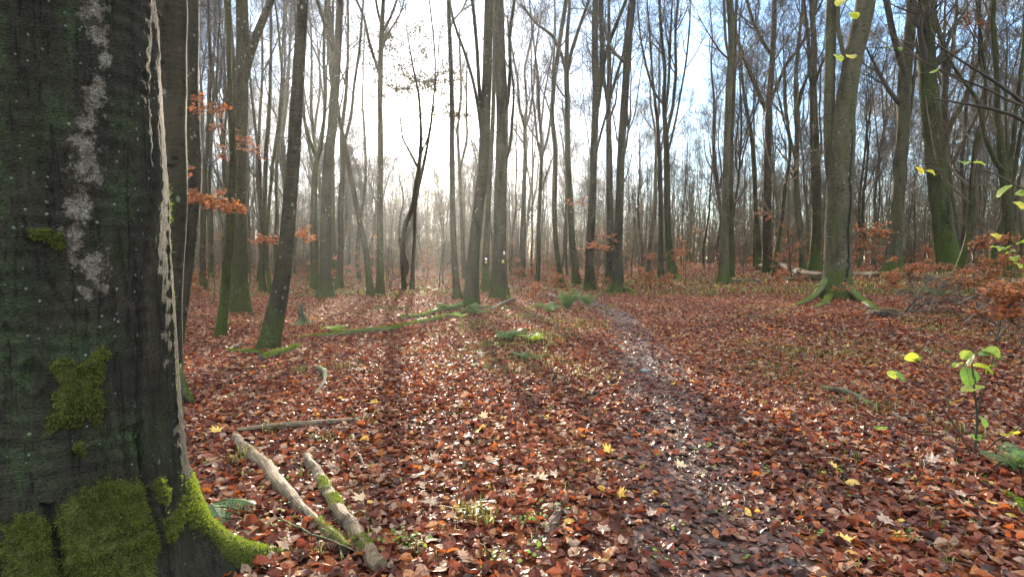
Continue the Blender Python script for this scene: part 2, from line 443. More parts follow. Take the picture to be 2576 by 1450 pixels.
py = np.linspace(0.3, 45, 220); px = np.linspace(-1, 1, 13)
PX = path_x(py)[:, None] + px[None, :]*path_w(py)[:, None]*(1+0.12*np.sin(py*1.7)[:, None])
PY = np.repeat(py[:, None], 13, 1)
idx = np.arange(PX.size).reshape(PX.shape)
Q = np.stack([idx[:-1, :-1], idx[:-1, 1:], idx[1:, 1:], idx[1:, :-1]], -1).reshape(-1, 4)
tag(link('path', mesh('path', np.stack([PX, PY, gh(PX, PY)-0.004*np.abs(px)[None, :]-0.0005], -1).reshape(-1, 3), Q, path_mat(), smooth=True)), kind='structure')

# ------------------------------------------------------------------ leaves
def rotmats(yaw, tiltdir, tilt):
    n = len(yaw)
    cz, sz = np.cos(yaw), np.sin(yaw)
    Rz = np.zeros((n, 3, 3)); Rz[:, 0, 0] = cz; Rz[:, 0, 1] = -sz; Rz[:, 1, 0] = sz; Rz[:, 1, 1] = cz; Rz[:, 2, 2] = 1
    ax = np.stack([np.cos(tiltdir), np.sin(tiltdir), np.zeros(n)], -1)
    K = np.zeros((n, 3, 3)); K[:, 0, 2] = ax[:, 1]; K[:, 1, 2] = -ax[:, 0]; K[:, 2, 0] = -ax[:, 1]; K[:, 2, 1] = ax[:, 0]
    I = np.eye(3)[None]
    Rt = I + np.sin(tilt)[:, None, None]*K + (1-np.cos(tilt))[:, None, None]*(K@K)
    return Rt@Rz
LEAF_HI_T = np.array([[0, -.5], [-.30, -.22], [0, -.22], [.30, -.22], [-.36, .05], [0, .05], [.36, .05], [-.24, .3], [0, .3], [.24, .3], [0, .52]])
LEAF_HI_F = [np.array([[1, 2, 5, 4], [2, 3, 6, 5], [4, 5, 8, 7], [5, 6, 9, 8]]), np.array([[0, 2, 1], [0, 3, 2], [7, 8, 10], [8, 9, 10]])]
LEAF_LO_T = np.array([[0, -.5], [-.34, 0.0], [.34, 0.0], [0, .5]])
LEAF_LO_F = [np.array([[0, 2, 3, 1]])]
def scatter_leaves(bag, pos, size, tint, tilt_s, hi=True, fold=0.25, curl=0.3, normal_up=None):
    n = len(pos)
    T = LEAF_HI_T if hi else LEAF_LO_T
    x = np.repeat(T[None, :, 0], n, 0)*rng.uniform(0.8, 1.15, (n, 1)); y = np.repeat(T[None, :, 1], n, 0)
    fo = rng.normal(0.1, fold, (n, 1)); cu = rng.normal(0.05, curl, (n, 1)); tw = rng.normal(0, 0.35, (n, 1))
    z = np.abs(x)*fo*1.6 + (y**2)*cu*1.3 + x*y*tw
    if hi: z = z + rng.normal(0, 0.03, z.shape)
    V = np.stack([x, y, z], -1)*np.asarray(size)[:, None, None]
    Rm = rotmats(rng.uniform(0, 6.283, n), rng.uniform(0, 6.283, n), np.clip(rng.normal(0, tilt_s, n), -1.4, 1.4))
    V = np.einsum('nij,nkj->nki', Rm, V) + np.asarray(pos)[:, None, :]
    k = T.shape[0]
    off = (np.arange(n)*k)[:, None, None]
    fs = [(f[None]+off).reshape(-1, f.shape[1]) for f in (LEAF_HI_F if hi else LEAF_LO_F)]
    bag.add(V.reshape(-1, 3), fs, tint=np.repeat(tint, k))

TRUNKS = []          # (x, y, r) of every trunk, so that the litter banks up round them
def litter_band(y0, y1, dens, size, hi, name_i, slope=0.916, marg=1.25):
    area = (slope*marg)*(y1*y1-y0*y0) + 2*(y1-y0)
    n = int(area*dens)
    y = np.sqrt(rng.uniform(y0*y0, y1*y1, n)); x = rng.uniform(-1, 1, n)*(slope*marg*y+1.0)
    d = (x-path_x(y))/path_w(y)
    onp = np.exp(-(d**2)**1.5*0.8)*sst(30, 22, y)
    # clearings between the drifts, where grass and soil show
    cl_ = np.sin(1.3*x+0.6*y)+np.sin(0.8*y-1.1*x+2)+0.8*np.sin(2.7*x+2.1*y)
    keep = rng.random(n) < (0.93 - 0.18*(cl_ < -1.5))
    x, y, onp, = x[keep], y[keep], onp[keep]
    return x, y, onp
for bi, (y0, y1, dens, size, hi) in enumerate([(1.0, 7.0, 980, 0.072, True), (7.0, 13.0, 520, 0.074, True), (13.0, 24.0, 210, 0.090, False), (24.0, 48.0, 34, 0.17, False)]):
    x, y, onp = litter_band(y0, y1, dens, size, hi, bi)
    pm = rng.random(len(x)) < onp*0.86
    patch = 0.5+0.25*np.sin(0.9*x+0.4*y+1)+0.25*np.sin(1.9*y-1.3*x)
    for nm, sel, mt_ in (('leaf_litter', ~pm, LITTER), ('trodden_leaves', pm, PATHL)):
        if not sel.any(): continue
        xx, yy = x[sel], y[sel]; n = len(xx)
        p_ = patch[sel]
        tint = np.clip(rng.beta(1.4, 2.2, n)*0.84 + (p_-0.5)*0.14, 0, 0.83)
        r_ = rng.random(n)
        tint = np.where(r_ < 0.14, rng.uniform(0.83, 0.95, n), tint)
        tint = np.where(r_ > 0.994, 1.0, tint)
        if nm == 'leaf_litter':
            zz = gh(xx, yy) + rng.uniform(0.0, 0.035, n)*(1+0.4*(size > 0.08)); s_ = size*rng.uniform(0.45, 1.25, n); ti = 0.46
        else:
            tint = rng.beta(1.4, 2.4, n); zz = gh(xx, yy) + rng.uniform(0.002, 0.014, n); s_ = size*rng.uniform(0.5, 1.0, n); ti = 0.15
        b = Bag()
        scatter_leaves(b, np.stack([xx, yy, zz], -1), s_, tint, ti, hi, 0.28, 0.5 if nm == 'leaf_litter' else 0.2)
        o = link(nm, b.mesh(nm, mt_), loc=(0, 0, 0))
        tag(o, {'leaf_litter': 'brown and russet fallen beech leaves covering the forest floor', 'trodden_leaves': 'dark wet trodden leaves pressed flat along the path'}[nm], 'leaves', kind='stuff')

# ------------------------------------------------------------------ tree growth
UP = np.array([0, 0, 1.0])
def perp(T):
    a = rng.normal(size=T.shape); a -= (a*T).sum(-1, keepdims=True)*T
    return nz(a)
def grow(P, R, nch, t0, t1, length, angle, up, k, wob=0.25, rfac=0.6, rmin=0.004, lenfall=0.5, flat=0.0):
    """children of every tube in P: returns (n*nch, k, 3), (n*nch, k)"""
    n, K, _ = P.shape
    t = np.sort(rng.uniform(t0, t1, (n, nch)), axis=1)
    f = t*(K-1); i = np.clip(f.astype(int), 0, K-2); w = f-i
    ar = np.arange(n)[:, None]
    B = P[ar, i]*(1-w)[..., None] + P[ar, i+1]*w[..., None]
    Tn = nz(P[ar, i+1]-P[ar, i]); Rb = R[ar, i]*(1-w)+R[ar, i+1]*w
    B = B.reshape(-1, 3); Tn = Tn.reshape(-1, 3); Rb = Rb.reshape(-1); tt = t.reshape(-1)
    m = len(B)
    ang = np.radians(np.clip(rng.normal(angle, angle*0.25, m), 8, 110))[:, None]
    pr = perp(Tn)
    if flat: pr[:, 2] *= (1-flat); pr = nz(pr)
    D = nz(Tn*np.cos(ang)+pr*np.sin(ang))
    Ln = length*(1-lenfall*(tt-t0)/max(t1-t0, 1e-3))*rng.uniform(0.55, 1.25, m)
    step = (Ln/(k-1))[:, None]
    out_ = np.empty((m, k, 3)); out_[:, 0] = B
    for j in range(1, k):
        D = nz(D + rng.normal(0, wob, (m, 3)) + UP*up)
        out_[:, j] = out_[:, j-1]+D*step
    r0 = np.maximum(Rb*rfac*rng.uniform(0.7, 1.1, m), rmin*1.3)
    prof = np.linspace(1, 0.12, k)[None]**0.9
    return out_, np.maximum(r0[:, None]*prof, rmin)
def trunk_lobes(k, sides, zs, r0, flare, seed, nl=5):
    g = np.random.default_rng(seed)
    a = np.linspace(0, 2*np.pi, sides, endpoint=False)
    lb = np.zeros((k, sides))
    for _ in range(nl):
        c = g.uniform(0, 6.283); wdt = g.uniform(0.25, 0.5); am = g.uniform(0.5, 1.3)
        d = np.angle(np.exp(1j*(a-c)))
        lb += am*np.exp(-(d/wdt)**2)[None]*np.exp(-np.clip(zs, 0, None)/(0.16+0.5*r0))[:, None]
    ph = g.uniform(0, 6, 4)
    ir = 0.045*np.sin(a[None]*2+ph[0]+zs[:, None]*0.7)+0.03*np.sin(a[None]*3+ph[1]-zs[:, None]*1.3)+0.02*np.sin(a[None]*5+ph[2]+zs[:, None]*2.9)
    return 1 + flare*lb + ir + g.normal(0, 0.012, (k, sides))
def crown_from(stems, radii, lv, scale=1.0, rmin=0.005, tw=(8, 5), hi=False):
    """limbs and twigs on the given stems (n,k,3)"""
    out_ = []
    n1, l1, a1, t01 = lv
    A, RA = grow(stems, radii, n1, t01, 0.97, l1*scale, a1, 0.11, 9, 0.13, 0.55, 0.010, 0.55)
    out_.append((A, RA, 5))
    B, RB = grow(A, RA, 5, 0.15, 0.98, l1*0.42*scale, 38, 0.07, 7, 0.16, 0.6, rmin*1.2)
    out_.append((B, RB, 4))
    C, RC = grow(B, RB, tw[0], 0.1, 0.98, l1*0.20*scale, 42, 0.04, 5, 0.2, 0.6, rmin*1.15)
    out_.append((C, RC, 3))
    D_, RD = grow(C, RC, tw[1], 0.1, 0.98, l1*0.095*scale, 45, 0.02, 4, 0.22, 0.7, rmin)
    out_.append((D_, RD, 3))
    if hi:
        E, RE = grow(stems, radii, n1*2, max(0.08, t01-0.3), 0.9, l1*0.16*scale, 70, 0.02, 5, 0.2, 0.12, 0.004)
        G, RG = grow(E, RE, 6, 0.2, 0.98, l1*0.06*scale, 45, 0.0, 4, 0.2, 0.6, 0.003)
        out_ += [(E, RE, 3), (G, RG, 3)]
    b = Bag()
    for (P, R_, s_) in out_:
        V, fs = tubes(P, R_, s_); b.add(V, fs)
    return b, (A, RA, B, RB, C, RC)

def make_proto(h, r, seed, barkm, fork=0, lv=None, rmin=0.007, tw=(7, 5), lean=0.0, wob=0.02):
    """a whole bare tree at the origin: returns (trunk mesh, crown mesh)"""
    global rng
    keep = rng; rng = np.random.default_rng(seed)
    k = 26; z = np.linspace(-0.15, h, k)
    wx = np.cumsum(rng.normal(0, wob, k))*h/k*1.6 + lean*z; wy = np.cumsum(rng.normal(0, wob, k))*h/k*1.6
    wx -= wx[1]; wy -= wy[1]
    P = np.stack([wx, wy, z], -1)
    for _ in range(2): P[1:-1] = (P[:-2]+2*P[1:-1]+P[2:])/4
    R = r*np.clip(1-z/h, 0.02, 1)**0.75
    V, fs = tubes(P[None], R[None], 9, trunk_lobes(k, 9, z, r, 0.32, seed)[None])
    b = Bag(); b.add(V, fs)
    stems, rad = P[None], R[None]
    if fork:
        fz = rng.uniform(0.28, 0.5)
        A, RA = grow(stems, rad, fork, fz, fz+0.18, h*0.62, 20, 0.10, k, 0.05, 0.8, 0.02, 0.1)
        V, fs = tubes(A, RA, 6); b.add(V, fs)
        stems = np.concatenate([stems, A]); rad = np.concatenate([rad, RA])
    lv = lv or (9, h*0.30, 36, 0.34)
    cb, _ = crown_from(stems, rad, lv, 1.0, rmin, tw)
    rng = keep
    return b.mesh('trunk', barkm, True), cb.mesh('crown', TWIG, False)

# ------------------------------------------------------------------ trees traced in the photo
def hero(name, label, trace, limbs=(), barkm=BARK, H=22, Y=None, flare=0.5, crown=(6, 4.5, 36, 0.40), sides=18, seed=1,
         cat='tree', group=None, twm=None, rmin=0.004, tw=(5, 4), crownless=False, blazes=(), scar=()):
    global rng
    keep = rng; rng = np.random.default_rng(1000+seed)
    u0, v0, w0 = trace[0]
    if Y is None:
        g = ground(u0, v0); Y = g.y
    def un(lst):
        r_ = []
        for (u, v, w) in lst:
            p = at(u, v, Y); r_.append((p.x, p.y, p.z, 0.5*w*Y/F))
        return r_
    pts = un(trace)
    gz = float(gh(pts[0][0], pts[0][1]))
    pts[0] = (pts[0][0], pts[0][1], gz-0.12, pts[0][3])
    base = np.array([pts[0][0], pts[0][1], gz])
    def extend(pl, H_, drift=0.0):
        a = np.array(pl[-2][:3]); b = np.array(pl[-1][:3]); d = nz(b-a); r = pl[-1][3]
        p = b.copy(); top = gz+H_
        nst = 8; hh = (top-p[2])/nst
        if hh > 0.12:
            for j in range(nst):
                d = nz(d*0.8 + UP*0.25 + rng.normal(0, 0.05, 3)); p = p + d*hh/max(d[2], 0.4)
                pl.append((*p, max(r*(1-(j+1)/(nst+0.3))**0.8, 0.012)))
        return pl
    pts = extend(pts, H)
    k = 54
    A = resample(pts, k, 2)
    ydrift = np.cumsum(rng.normal(0, 0.02, k)); A[:, 1] += ydrift-ydrift[0]
    loc = A[:, :3]-base
    z = loc[:, 2]
    b = Bag()
    V, fs = tubes(loc[None], A[None, :, 3]*1.0, sides, trunk_lobes(k, sides, z, A[0, 3], flare, seed)[None])
    b.add(V, fs)
    root = thing(name, label, cat, tuple(base), group)
    S_, R_ = [], []
    up_ = resample(A[int(k*0.05):], 30, 0); S_.append(up_[:, :3]-base); R_.append(up_[:, 3])
    for li in limbs:
        Hh = H*rng.uniform(0.75, 0.95)
        pl = un(li)
        # limbs lean a little towards or away from the viewer as well
        dy = rng.uniform(-0.25, 0.25)
        z0 = pl[0][2]
        pl = [(p[0]*(1+dy*(p[2]-z0)/Y*0.5), p[1]+dy*(p[2]-z0)*0.5, CAMZ+(p[2]-CAMZ)*(1+dy*(p[2]-z0)/Y*0.5), p[3]) for p in pl]
        ex = li[-1][1] < 60
        pl = extend(pl, Hh if ex else (pl[-1][2]-gz)+rng.uniform(3, 6))
        Lp = resample(pl, 30, 1)
        V, fs = tubes((Lp[:, :3]-base)[None], Lp[None, :, 3], 9); b.add(V, fs)
        S_.append(Lp[:, :3]-base); R_.append(Lp[:, 3])
    link('trunk', b.mesh('trunk', barkm, True), root)
    if not crownless:
        c1, c2, c3, c4 = crown
        cb, _ = crown_from(np.stack(S_), np.stack(R_), (c1, c2, c3, c4), 1.0, rmin, tw, True)
        link('crown', cb.mesh('crown', twm or TWIG, False), root)
    for (u, v, w, h_, m_, nm) in blazes:
        # painted blaze: a thin curved patch following the bark
        ii = int(np.argmin(np.abs(A[:, 2]-at(u, v, Y).z))); c = A[ii]
        rr = c[3]*1.03+0.004
        p = at(u, v, Y); ax = math.asin(max(-0.95, min(0.95, (p.x-c[0])/rr)))
        hw = 0.5*w*Y/F/rr; vv = []
        for zz in np.linspace(-0.5, 0.5, 4):
            for aa in np.linspace(-hw, hw, 6):
                a_ = ax+aa*(1+0.1*math.sin(zz*9)); vv.append((c[0]+math.sin(a_)*rr*1.02, c[1]-math.cos(a_)*rr*1.02-0.008, p.z+zz*h_*Y/F))
        vv = np.array(vv)-base
        ix = np.arange(24).reshape(4, 6); q = np.stack([ix[:-1, :-1], ix[:-1, 1:], ix[1:, 1:], ix[1:, :-1]], -1).reshape(-1, 4)
        o = link(nm, mesh(nm, vv, q, m_, smooth=True), root)
        so_ = o.modifiers.new('thickness', 'SOLIDIFY'); so_.thickness = 0.006
    if scar:
        sc_ = resample([(*at(u, v, Y), w*Y/F) for (u, v, w) in scar], 60, 0); vv = []
        for q in sc_:
            c = A[int(np.argmin(np.abs(A[:, 2]-q[2])))]; cx = np.interp(q[2], A[:, 2], A[:, 0]); cy = np.interp(q[2], A[:, 2], A[:, 1]); rr = np.interp(q[2], A[:, 2], A[:, 3])
            jit = rng.normal(0, 0.012); hw = q[3]*rng.uniform(0.5, 1.3)*0.5
            for e, dpt in ((-1, 1.0), (-.4, 1.045), (.4, 1.045), (1, 1.0)):
                a_ = math.asin(max(-.95, min(.95, (q[0]+jit-cx)/rr)))+e*hw/rr
                vv.append((cx+math.sin(a_)*rr*dpt, cy-math.cos(a_)*rr*dpt-0.012, q[2]))
        ix = np.arange(240).reshape(60, 4); q4 = np.stack([ix[:-1, :-1], ix[:-1, 1:], ix[1:, 1:], ix[1:, :-1]], -1).reshape(-1, 4)
        link('bark_scar', mesh('bark_scar', np.array(vv)-base, q4, SCAR, smooth=True), root)
    rng = keep
    TRUNKS.append((base[0], base[1], A[2, 3]))
    return root, base, Y

HEROES = {}
def addh(key, *a, **k): HEROES[key] = hero(*a, **k); return HEROES[key]
addh('T2', 'beech', 'smooth grey beech just behind the huge foreground trunk, mossy root showing', [(425, 1010, 66), (428, 900, 56), (434, 700, 62), (437, 500, 66), (438, 300, 68), (440, 0, 70)], seed=2, H=19, flare=0.6, crownless=False, sides=28)
addh('T3', 'beech', 'slender dark beech curving behind the left trunks with russet leaves on it', [(448, 862, 26), (460, 735, 36), (476, 600, 40), (484, 480, 40), (483, 350, 40), (480, 200, 42), (480, 0, 44)], seed=3, H=18, sides=22)
addh('T4', 'maple_tree', 'mossy forked tree with scaly bark and three rising limbs', [(600, 787, 50), (600, 745, 44), (598, 600, 40), (596, 480, 38), (595, 350, 38), (598, 250, 42), (603, 170, 26), (604, 100, 23), (603, 0, 21)],
     [[(590, 235, 20), (582, 150, 18), (575, 60, 16), (572, 0, 16)], [(606, 230, 20), (618, 150, 18), (616, 0, 15)], [(608, 225, 22), (628, 130, 20), (655, 65, 19), (682, 0, 17)]], BARK_S, seed=4, H=19, flare=0.5, sides=24)
addh('T4b', 'young_beech', 'slim green stem leaning against the scaly forked tree', [(552, 846, 24), (562, 740, 22), (574, 600, 21), (579, 480, 19), (577, 300, 13), (571, 150, 11), (568, 0, 10)], barkm=BARK_G, seed=5, H=14, crown=(5, 3.4, 36, 0.45))
addh('T5', 'beech', 'leaning smooth beech with a brown foot beside the mossy stick', [(672, 876, 54), (690, 800, 48), (708, 729, 41), (724, 600, 35), (733, 503, 32), (751, 251, 29), (762, 100, 26), (768, 0, 24)], seed=6, H=18, flare=0.25, sides=24)
addh('T6', 'beech', 'straight beech with a flared mossy foot, fork high on its left', [(819, 748, 44), (818, 729, 32), (819, 629, 28), (822, 480, 27), (832, 352, 22), (845, 176, 22), (850, 100, 19), (855, 0, 18)],
     [[(842, 130, 13), (832, 100, 11), (812, 50, 9), (797, 0, 8)]], seed=7, H=21, flare=0.5)
addh('T7', 'oak', 'dark forked oak just left of the flared beech', [(792, 728, 22), (791, 650, 17), (789, 560, 15), (791, 480, 14), (797, 400, 12), (812, 370, 9), (822, 250, 8), (818, 120, 7), (826, 0, 6)],
     [[(797, 400, 9), (775, 345, 9), (763, 290, 8), (757, 200, 7), (745, 100, 6), (740, 0, 5)]], BARK_G, seed=8, H=20)
addh('T8', 'sloping_tree', 'thin tree sloping to the left with a sunlit yellow edge', [(934, 742, 20), (927, 690, 16), (920, 629, 14), (903, 553, 13), (885, 463, 12), (870, 377, 11), (860, 332, 10), (850, 280, 9), (845, 200, 8), (840, 80, 6)],
     [[(868, 350, 8), (884, 290, 8), (890, 215, 7), (905, 120, 6)]], BARK_S, seed=9, H=18)
addh('T9', 'beech', 'tall tree whose trunk splays into thin upright forks at the top', [(956, 740, 22), (956, 650, 16), (956, 553, 15), (957, 352, 14), (956, 200, 13), (961, 70, 11), (966, 0, 8)],
     [[(953, 185, 8), (943, 150, 8), (928, 110, 7), (915, 35, 6), (895, 0, 6)], [(961, 70, 7), (950, 30, 6), (945, 0, 6)], [(963, 80, 7), (985, 40, 6), (998, 0, 6)]], BARK_S, seed=10, H=22)
addh('T10', 'oak', 'crooked dark oak under the sun with withered leaves aloft', [(1017, 730, 15), (1015, 690, 12), (1011, 629, 13), (1018, 563, 12), (1038, 528, 12), (1049, 453, 11), (1058, 387, 10), (1058, 300, 8), (1052, 230, 6), (1038, 170, 5), (1030, 120, 3)],
     [[(1050, 420, 7), (1030, 380, 6), (1012, 350, 5), (1008, 310, 4)], [(1056, 390, 6), (1075, 350, 5), (1085, 300, 4)]], BARK_O, seed=11, H=15.5, crown=(6, 3.2, 45, 0.3))
addh('T11', 'oak', 'thin dark tree standing just right of the crooked oak', [(1036, 731, 13), (1038, 680, 10), (1042, 600, 10), (1040, 530, 9), (1052, 470, 8), (1064, 420, 8), (1080, 340, 7), (1092, 240, 5)], barkm=BARK_O, seed=12, H=19)
addh('T12', 'ash_tree', 'very straight slim tree left of the mossy-footed leaning beech', [(1152, 752, 24), (1149, 729, 17), (1140, 629, 15), (1137, 503, 14), (1136, 377, 13), (1136, 250, 12), (1132, 125, 10), (1128, 0, 9)],
     [[(1134, 40, 8), (1140, 62, 7), (1150, 75, 7), (1175, 95, 6), (1190, 160, 5)]][:0], seed=13, H=22)
addh('T13', 'beech', 'smooth beech crossing the marked tree, black mossy wound at its foot', [(1184, 772, 46), (1186, 729, 38), (1190, 629, 31), (1202, 528, 28), (1217, 402, 26), (1222, 251, 24), (1226, 126, 22), (1229, 0, 20)],
     [[(1216, 420, 9), (1212, 350, 10), (1207, 290, 9), (1190, 200, 8), (1165, 120, 7), (1140, 60, 6), (1130, 0, 6)], [(1220, 330, 10), (1205, 240, 10), (1200, 120, 9), (1188, 0, 8)]], seed=14, H=22, flare=0.25, sides=24)
addh('T14', 'beech', 'thick dark upright beech marked with white and yellow squares', [(1253, 750, 50), (1253, 720, 41), (1255, 629, 34), (1258, 503, 32), (1263, 352, 30), (1261, 226, 28), (1256, 100, 26), (1255, 0, 23)],
     [[(1263, 330, 11), (1278, 250, 10), (1284, 170, 9), (1280, 90, 8), (1295, 0, 7)], [(1266, 430, 8), (1284, 360, 8), (1292, 250, 6)]], seed=15, H=23, flare=0.3, sides=24,
     blazes=[(1268, 636, 5, 8, WHITE_P, 'white_blaze'), (1265, 657, 6, 7, YELLOW_P, 'yellow_blaze')])
addh('T15', 'hornbeam', 'mossy tree between the crossing beech and thick beech, with small white waymark', [(1222, 733, 26), (1222, 690, 20), (1222, 629, 17), (1226, 553, 15), (1232, 420, 13), (1240, 300, 10), (1243, 100, 8)], barkm=BARK_G, seed=16, H=20,
     blazes=[(1223, 651, 5, 6, WHITE_P, 'white_blaze'), (1223, 659, 5, 4, YELLOW_P, 'yellow_blaze')])
addh('T16', 'ash_tree', 'thin dark tree seen between the slim straight tree and crossing beech', [(1170, 700, 13), (1163, 629, 10), (1160, 520, 9), (1156, 430, 9), (1150, 330, 7), (1160, 230, 6), (1155, 100, 5)], [[(1156, 430, 6), (1175, 350, 6), (1172, 250, 5)]], BARK_O, seed=17, H=19)
addh('T17', 'maple_tree', 'reddish tree right of the marked beech, V-shaped limbs', [(1312, 697, 20), (1313, 650, 16), (1317, 503, 12), (1321, 377, 10), (1320, 322, 9), (1325, 260, 6), (1318, 180, 6), (1340, 80, 5)],
     [[(1320, 322, 7), (1306, 270, 7), (1302, 200, 6), (1283, 100, 5), (1275, 40, 4)], [(1322, 320, 6), (1332, 290, 6), (1342, 220, 5), (1348, 120, 5), (1362, 30, 4)]], BARK_O, seed=18, H=21, twm=TWIG_B)
addh('T18', 'maple_tree', 'wavy thin tree with knobbly mossy foot left of the twin stems', [(1412, 726, 20), (1409, 690, 14), (1401, 640, 13), (1395, 590, 12), (1394, 503, 12), (1398, 377, 12), (1387, 290, 11), (1394, 200, 11), (1405, 126, 11), (1414, 60, 10), (1425, 0, 10)], barkm=BARK_S, seed=19, H=20)
addh('T19', 'beech', 'tree with green mossy lower stem and spreading fork above, bent foot', [(1450, 716, 24), (1445, 660, 17), (1438, 600, 16), (1433, 503, 15), (1427, 377, 14), (1427, 252, 13), (1424, 176, 12)],
     [[(1424, 180, 9), (1413, 140, 9), (1390, 90, 8), (1348, 60, 6), (1310, 10, 5)], [(1425, 180, 9), (1440, 120, 9), (1460, 60, 8), (1482, 0, 7)]], BARK_G, seed=20, H=20)
addh('T20', 'beech', 'dark beech dividing into twin parallel stems at mid height', [(1481, 731, 32), (1482, 700, 24), (1485, 603, 20), (1490, 503, 19), (1494, 377, 18), (1500, 252, 16), (1497, 126, 16), (1498, 0, 14)],
     [[(1502, 270, 13), (1512, 190, 12), (1515, 126, 13), (1511, 0, 12)], [(1512, 190, 9), (1530, 110, 9), (1555, 50, 9), (1575, 0, 8)], [(1495, 400, 6), (1515, 320, 6), (1530, 270, 5)]], seed=21, H=22)
addh('T21', 'beech', 'straight tree half hidden behind the path-side beech', [(1530, 712, 26), (1533, 680, 19), (1534, 603, 17), (1534, 503, 16), (1532, 377, 15), (1530, 252, 12), (1532, 150, 9), (1530, 0, 7)],
     [[(1529, 270, 8), (1519, 200, 8), (1515, 120, 6)], [(1531, 260, 8), (1548, 200, 8), (1566, 140, 6)]], seed=22, H=21)
addh('T22', 'beech', 'dark smooth beech with spreading mossy roots where the path bends', [(1552, 735, 36), (1553, 700, 26), (1554, 603, 23), (1558, 503, 21), (1563, 377, 19), (1571, 252, 18), (1578, 126, 18), (1590, 0, 17)],
     [[(1563, 180, 7), (1558, 140, 7), (1551, 110, 4)]][:0], seed=23, H=23, flare=0.6)
addh('T23', 'hornbeam', 'tree with a moss-sleeved leaning foot and fan of thin upright limbs', [(1692, 701, 32), (1688, 670, 22), (1681, 603, 17), (1677, 503, 15), (1676, 377, 14), (1674, 340, 13), (1668, 260, 10), (1672, 180, 9), (1662, 100, 8), (1655, 0, 6)],
     [[(1675, 345, 9), (1692, 270, 8), (1700, 180, 8), (1698, 80, 6), (1705, 0, 6)], [(1672, 300, 8), (1682, 200, 7), (1686, 100, 6)], [(1668, 262, 7), (1645, 235, 6), (1628, 180, 6), (1615, 120, 5)], [(1676, 400, 6), (1700, 300, 5), (1725, 160, 5), (1735, 60, 4)]], BARK_G, seed=24, H=20, flare=0.5)
addh('T24', 'ash_tree', 'thinner companion stem touching the left of the moss-sleeved tree', [(1662, 697, 16), (1662, 600, 12), (1661, 500, 12), (1659, 400, 10), (1653, 300, 8), (1640, 200, 6), (1632, 80, 5)], barkm=BARK, seed=25, H=19)
addh('T25', 'beech', 'tall grey beech with mossy heel beside the pale dead branch', [(1820, 712, 32), (1821, 690, 24), (1822, 603, 20), (1824, 503, 18), (1827, 377, 16), (1832, 252, 16), (1841, 126, 14), (1836, 0, 14)],
     [[(1835, 150, 6), (1825, 110, 7), (1822, 50, 7), (1820, 0, 6)]], barkm=BARK_P, seed=26, H=22)
addh('T25b', 'maple_tree', 'rough spotted tree half behind the tall grey beech', [(1838, 700, 18), (1840, 600, 14), (1838, 500, 13), (1838, 380, 13), (1845, 250, 10), (1850, 130, 8), (1853, 0, 7)], barkm=BARK_S, seed=27, H=20)
addh('T26', 'oak', 'broad-limbed dark oak with wide V of branches against the sky', [(1929, 684, 30), (1929, 650, 22), (1929, 503, 20), (1930, 377, 18), (1931, 262, 16), (1938, 180, 13), (1941, 126, 12), (1944, 0, 10)],
     [[(1928, 280, 10), (1912, 245, 11), (1893, 200, 11), (1868, 140, 10), (1852, 95, 9), (1843, 40, 8), (1840, 0, 7)], [(1933, 262, 8), (1950, 225, 8), (1977, 160, 8), (2008, 125, 7), (2042, 65, 6), (2055, 0, 5)], [(1941, 140, 8), (1920, 110, 8), (1895, 60, 8), (1878, 0, 7)]], BARK_O, seed=28, H=21)
addh('T26b', 'ash_tree', 'thin stem hugging the left side of the broad-limbed oak', [(1909, 678, 15), (1907, 600, 12), (1902, 528, 11), (1898, 427, 10), (1890, 330, 9), (1872, 240, 7), (1862, 130, 6)], barkm=BARK_G, seed=29, H=19)
addh('T27', 'beech', 'mossy tree with twin stems left of the biggest right-hand beech', [(2050, 682, 36), (2051, 650, 27), (2052, 586, 24), (2052, 479, 22), (2047, 320, 20), (2045, 213, 16), (2048, 100, 13), (2042, 0, 11)],
     [[(2046, 240, 10), (2036, 180, 10), (2033, 100, 9), (2020, 0, 8)]], BARK_G, seed=30, H=20)
addh('T28', 'beech', 'stoutest right-hand beech with a long bark scar and wide mossy roots', [(2106, 748, 72), (2106, 700, 60), (2105, 586, 57), (2108, 480, 57), (2114, 373, 54), (2122, 266, 47), (2134, 186, 44), (2152, 107, 46), (2172, 0, 44)],
     [[(2088, 450, 20), (2083, 373, 24), (2086, 213, 25), (2089, 100, 25), (2090, 0, 25)], [(2130, 200, 12), (2120, 130, 10), (2105, 60, 9), (2110, 0, 8)]], BARK_P, seed=31, H=19, flare=0.55, sides=30, scar=[(2118, 740, 22), (2114, 690, 18), (2119, 640, 5), (2117, 590, 4), (2119, 520, 5), (2114, 450, 6), (2124, 380, 9), (2122, 330, 3)])
addh('T29', 'beech', 'curving pale beech with moss-yellow foot, forked like a Y', [(2243, 684, 42), (2246, 660, 34), (2251, 586, 30), (2261, 480, 29), (2270, 373, 28), (2275, 266, 26), (2279, 180, 30), (2289, 96, 24), (2298, 0, 24)],
     [[(2277, 190, 16), (2261, 144, 15), (2242, 69, 14), (2229, 0, 14)], [(2277, 330, 7), (2292, 270, 7), (2300, 190, 6)]], barkm=BARK_P, seed=32, H=18)
addh('T30', 'beech', 'thick dark beech leaning left with a green moss-clad foot, right side', [(2388, 686, 60), (2386, 660, 52), (2374, 586, 47), (2360, 480, 43), (2349, 373, 42), (2336, 266, 40), (2331, 160, 38), (2335, 0, 36)],
     [[(2352, 400, 9), (2372, 330, 11), (2388, 250, 10)]][:0], barkm=BARK_M, seed=33, H=18, flare=0.2, sides=26)
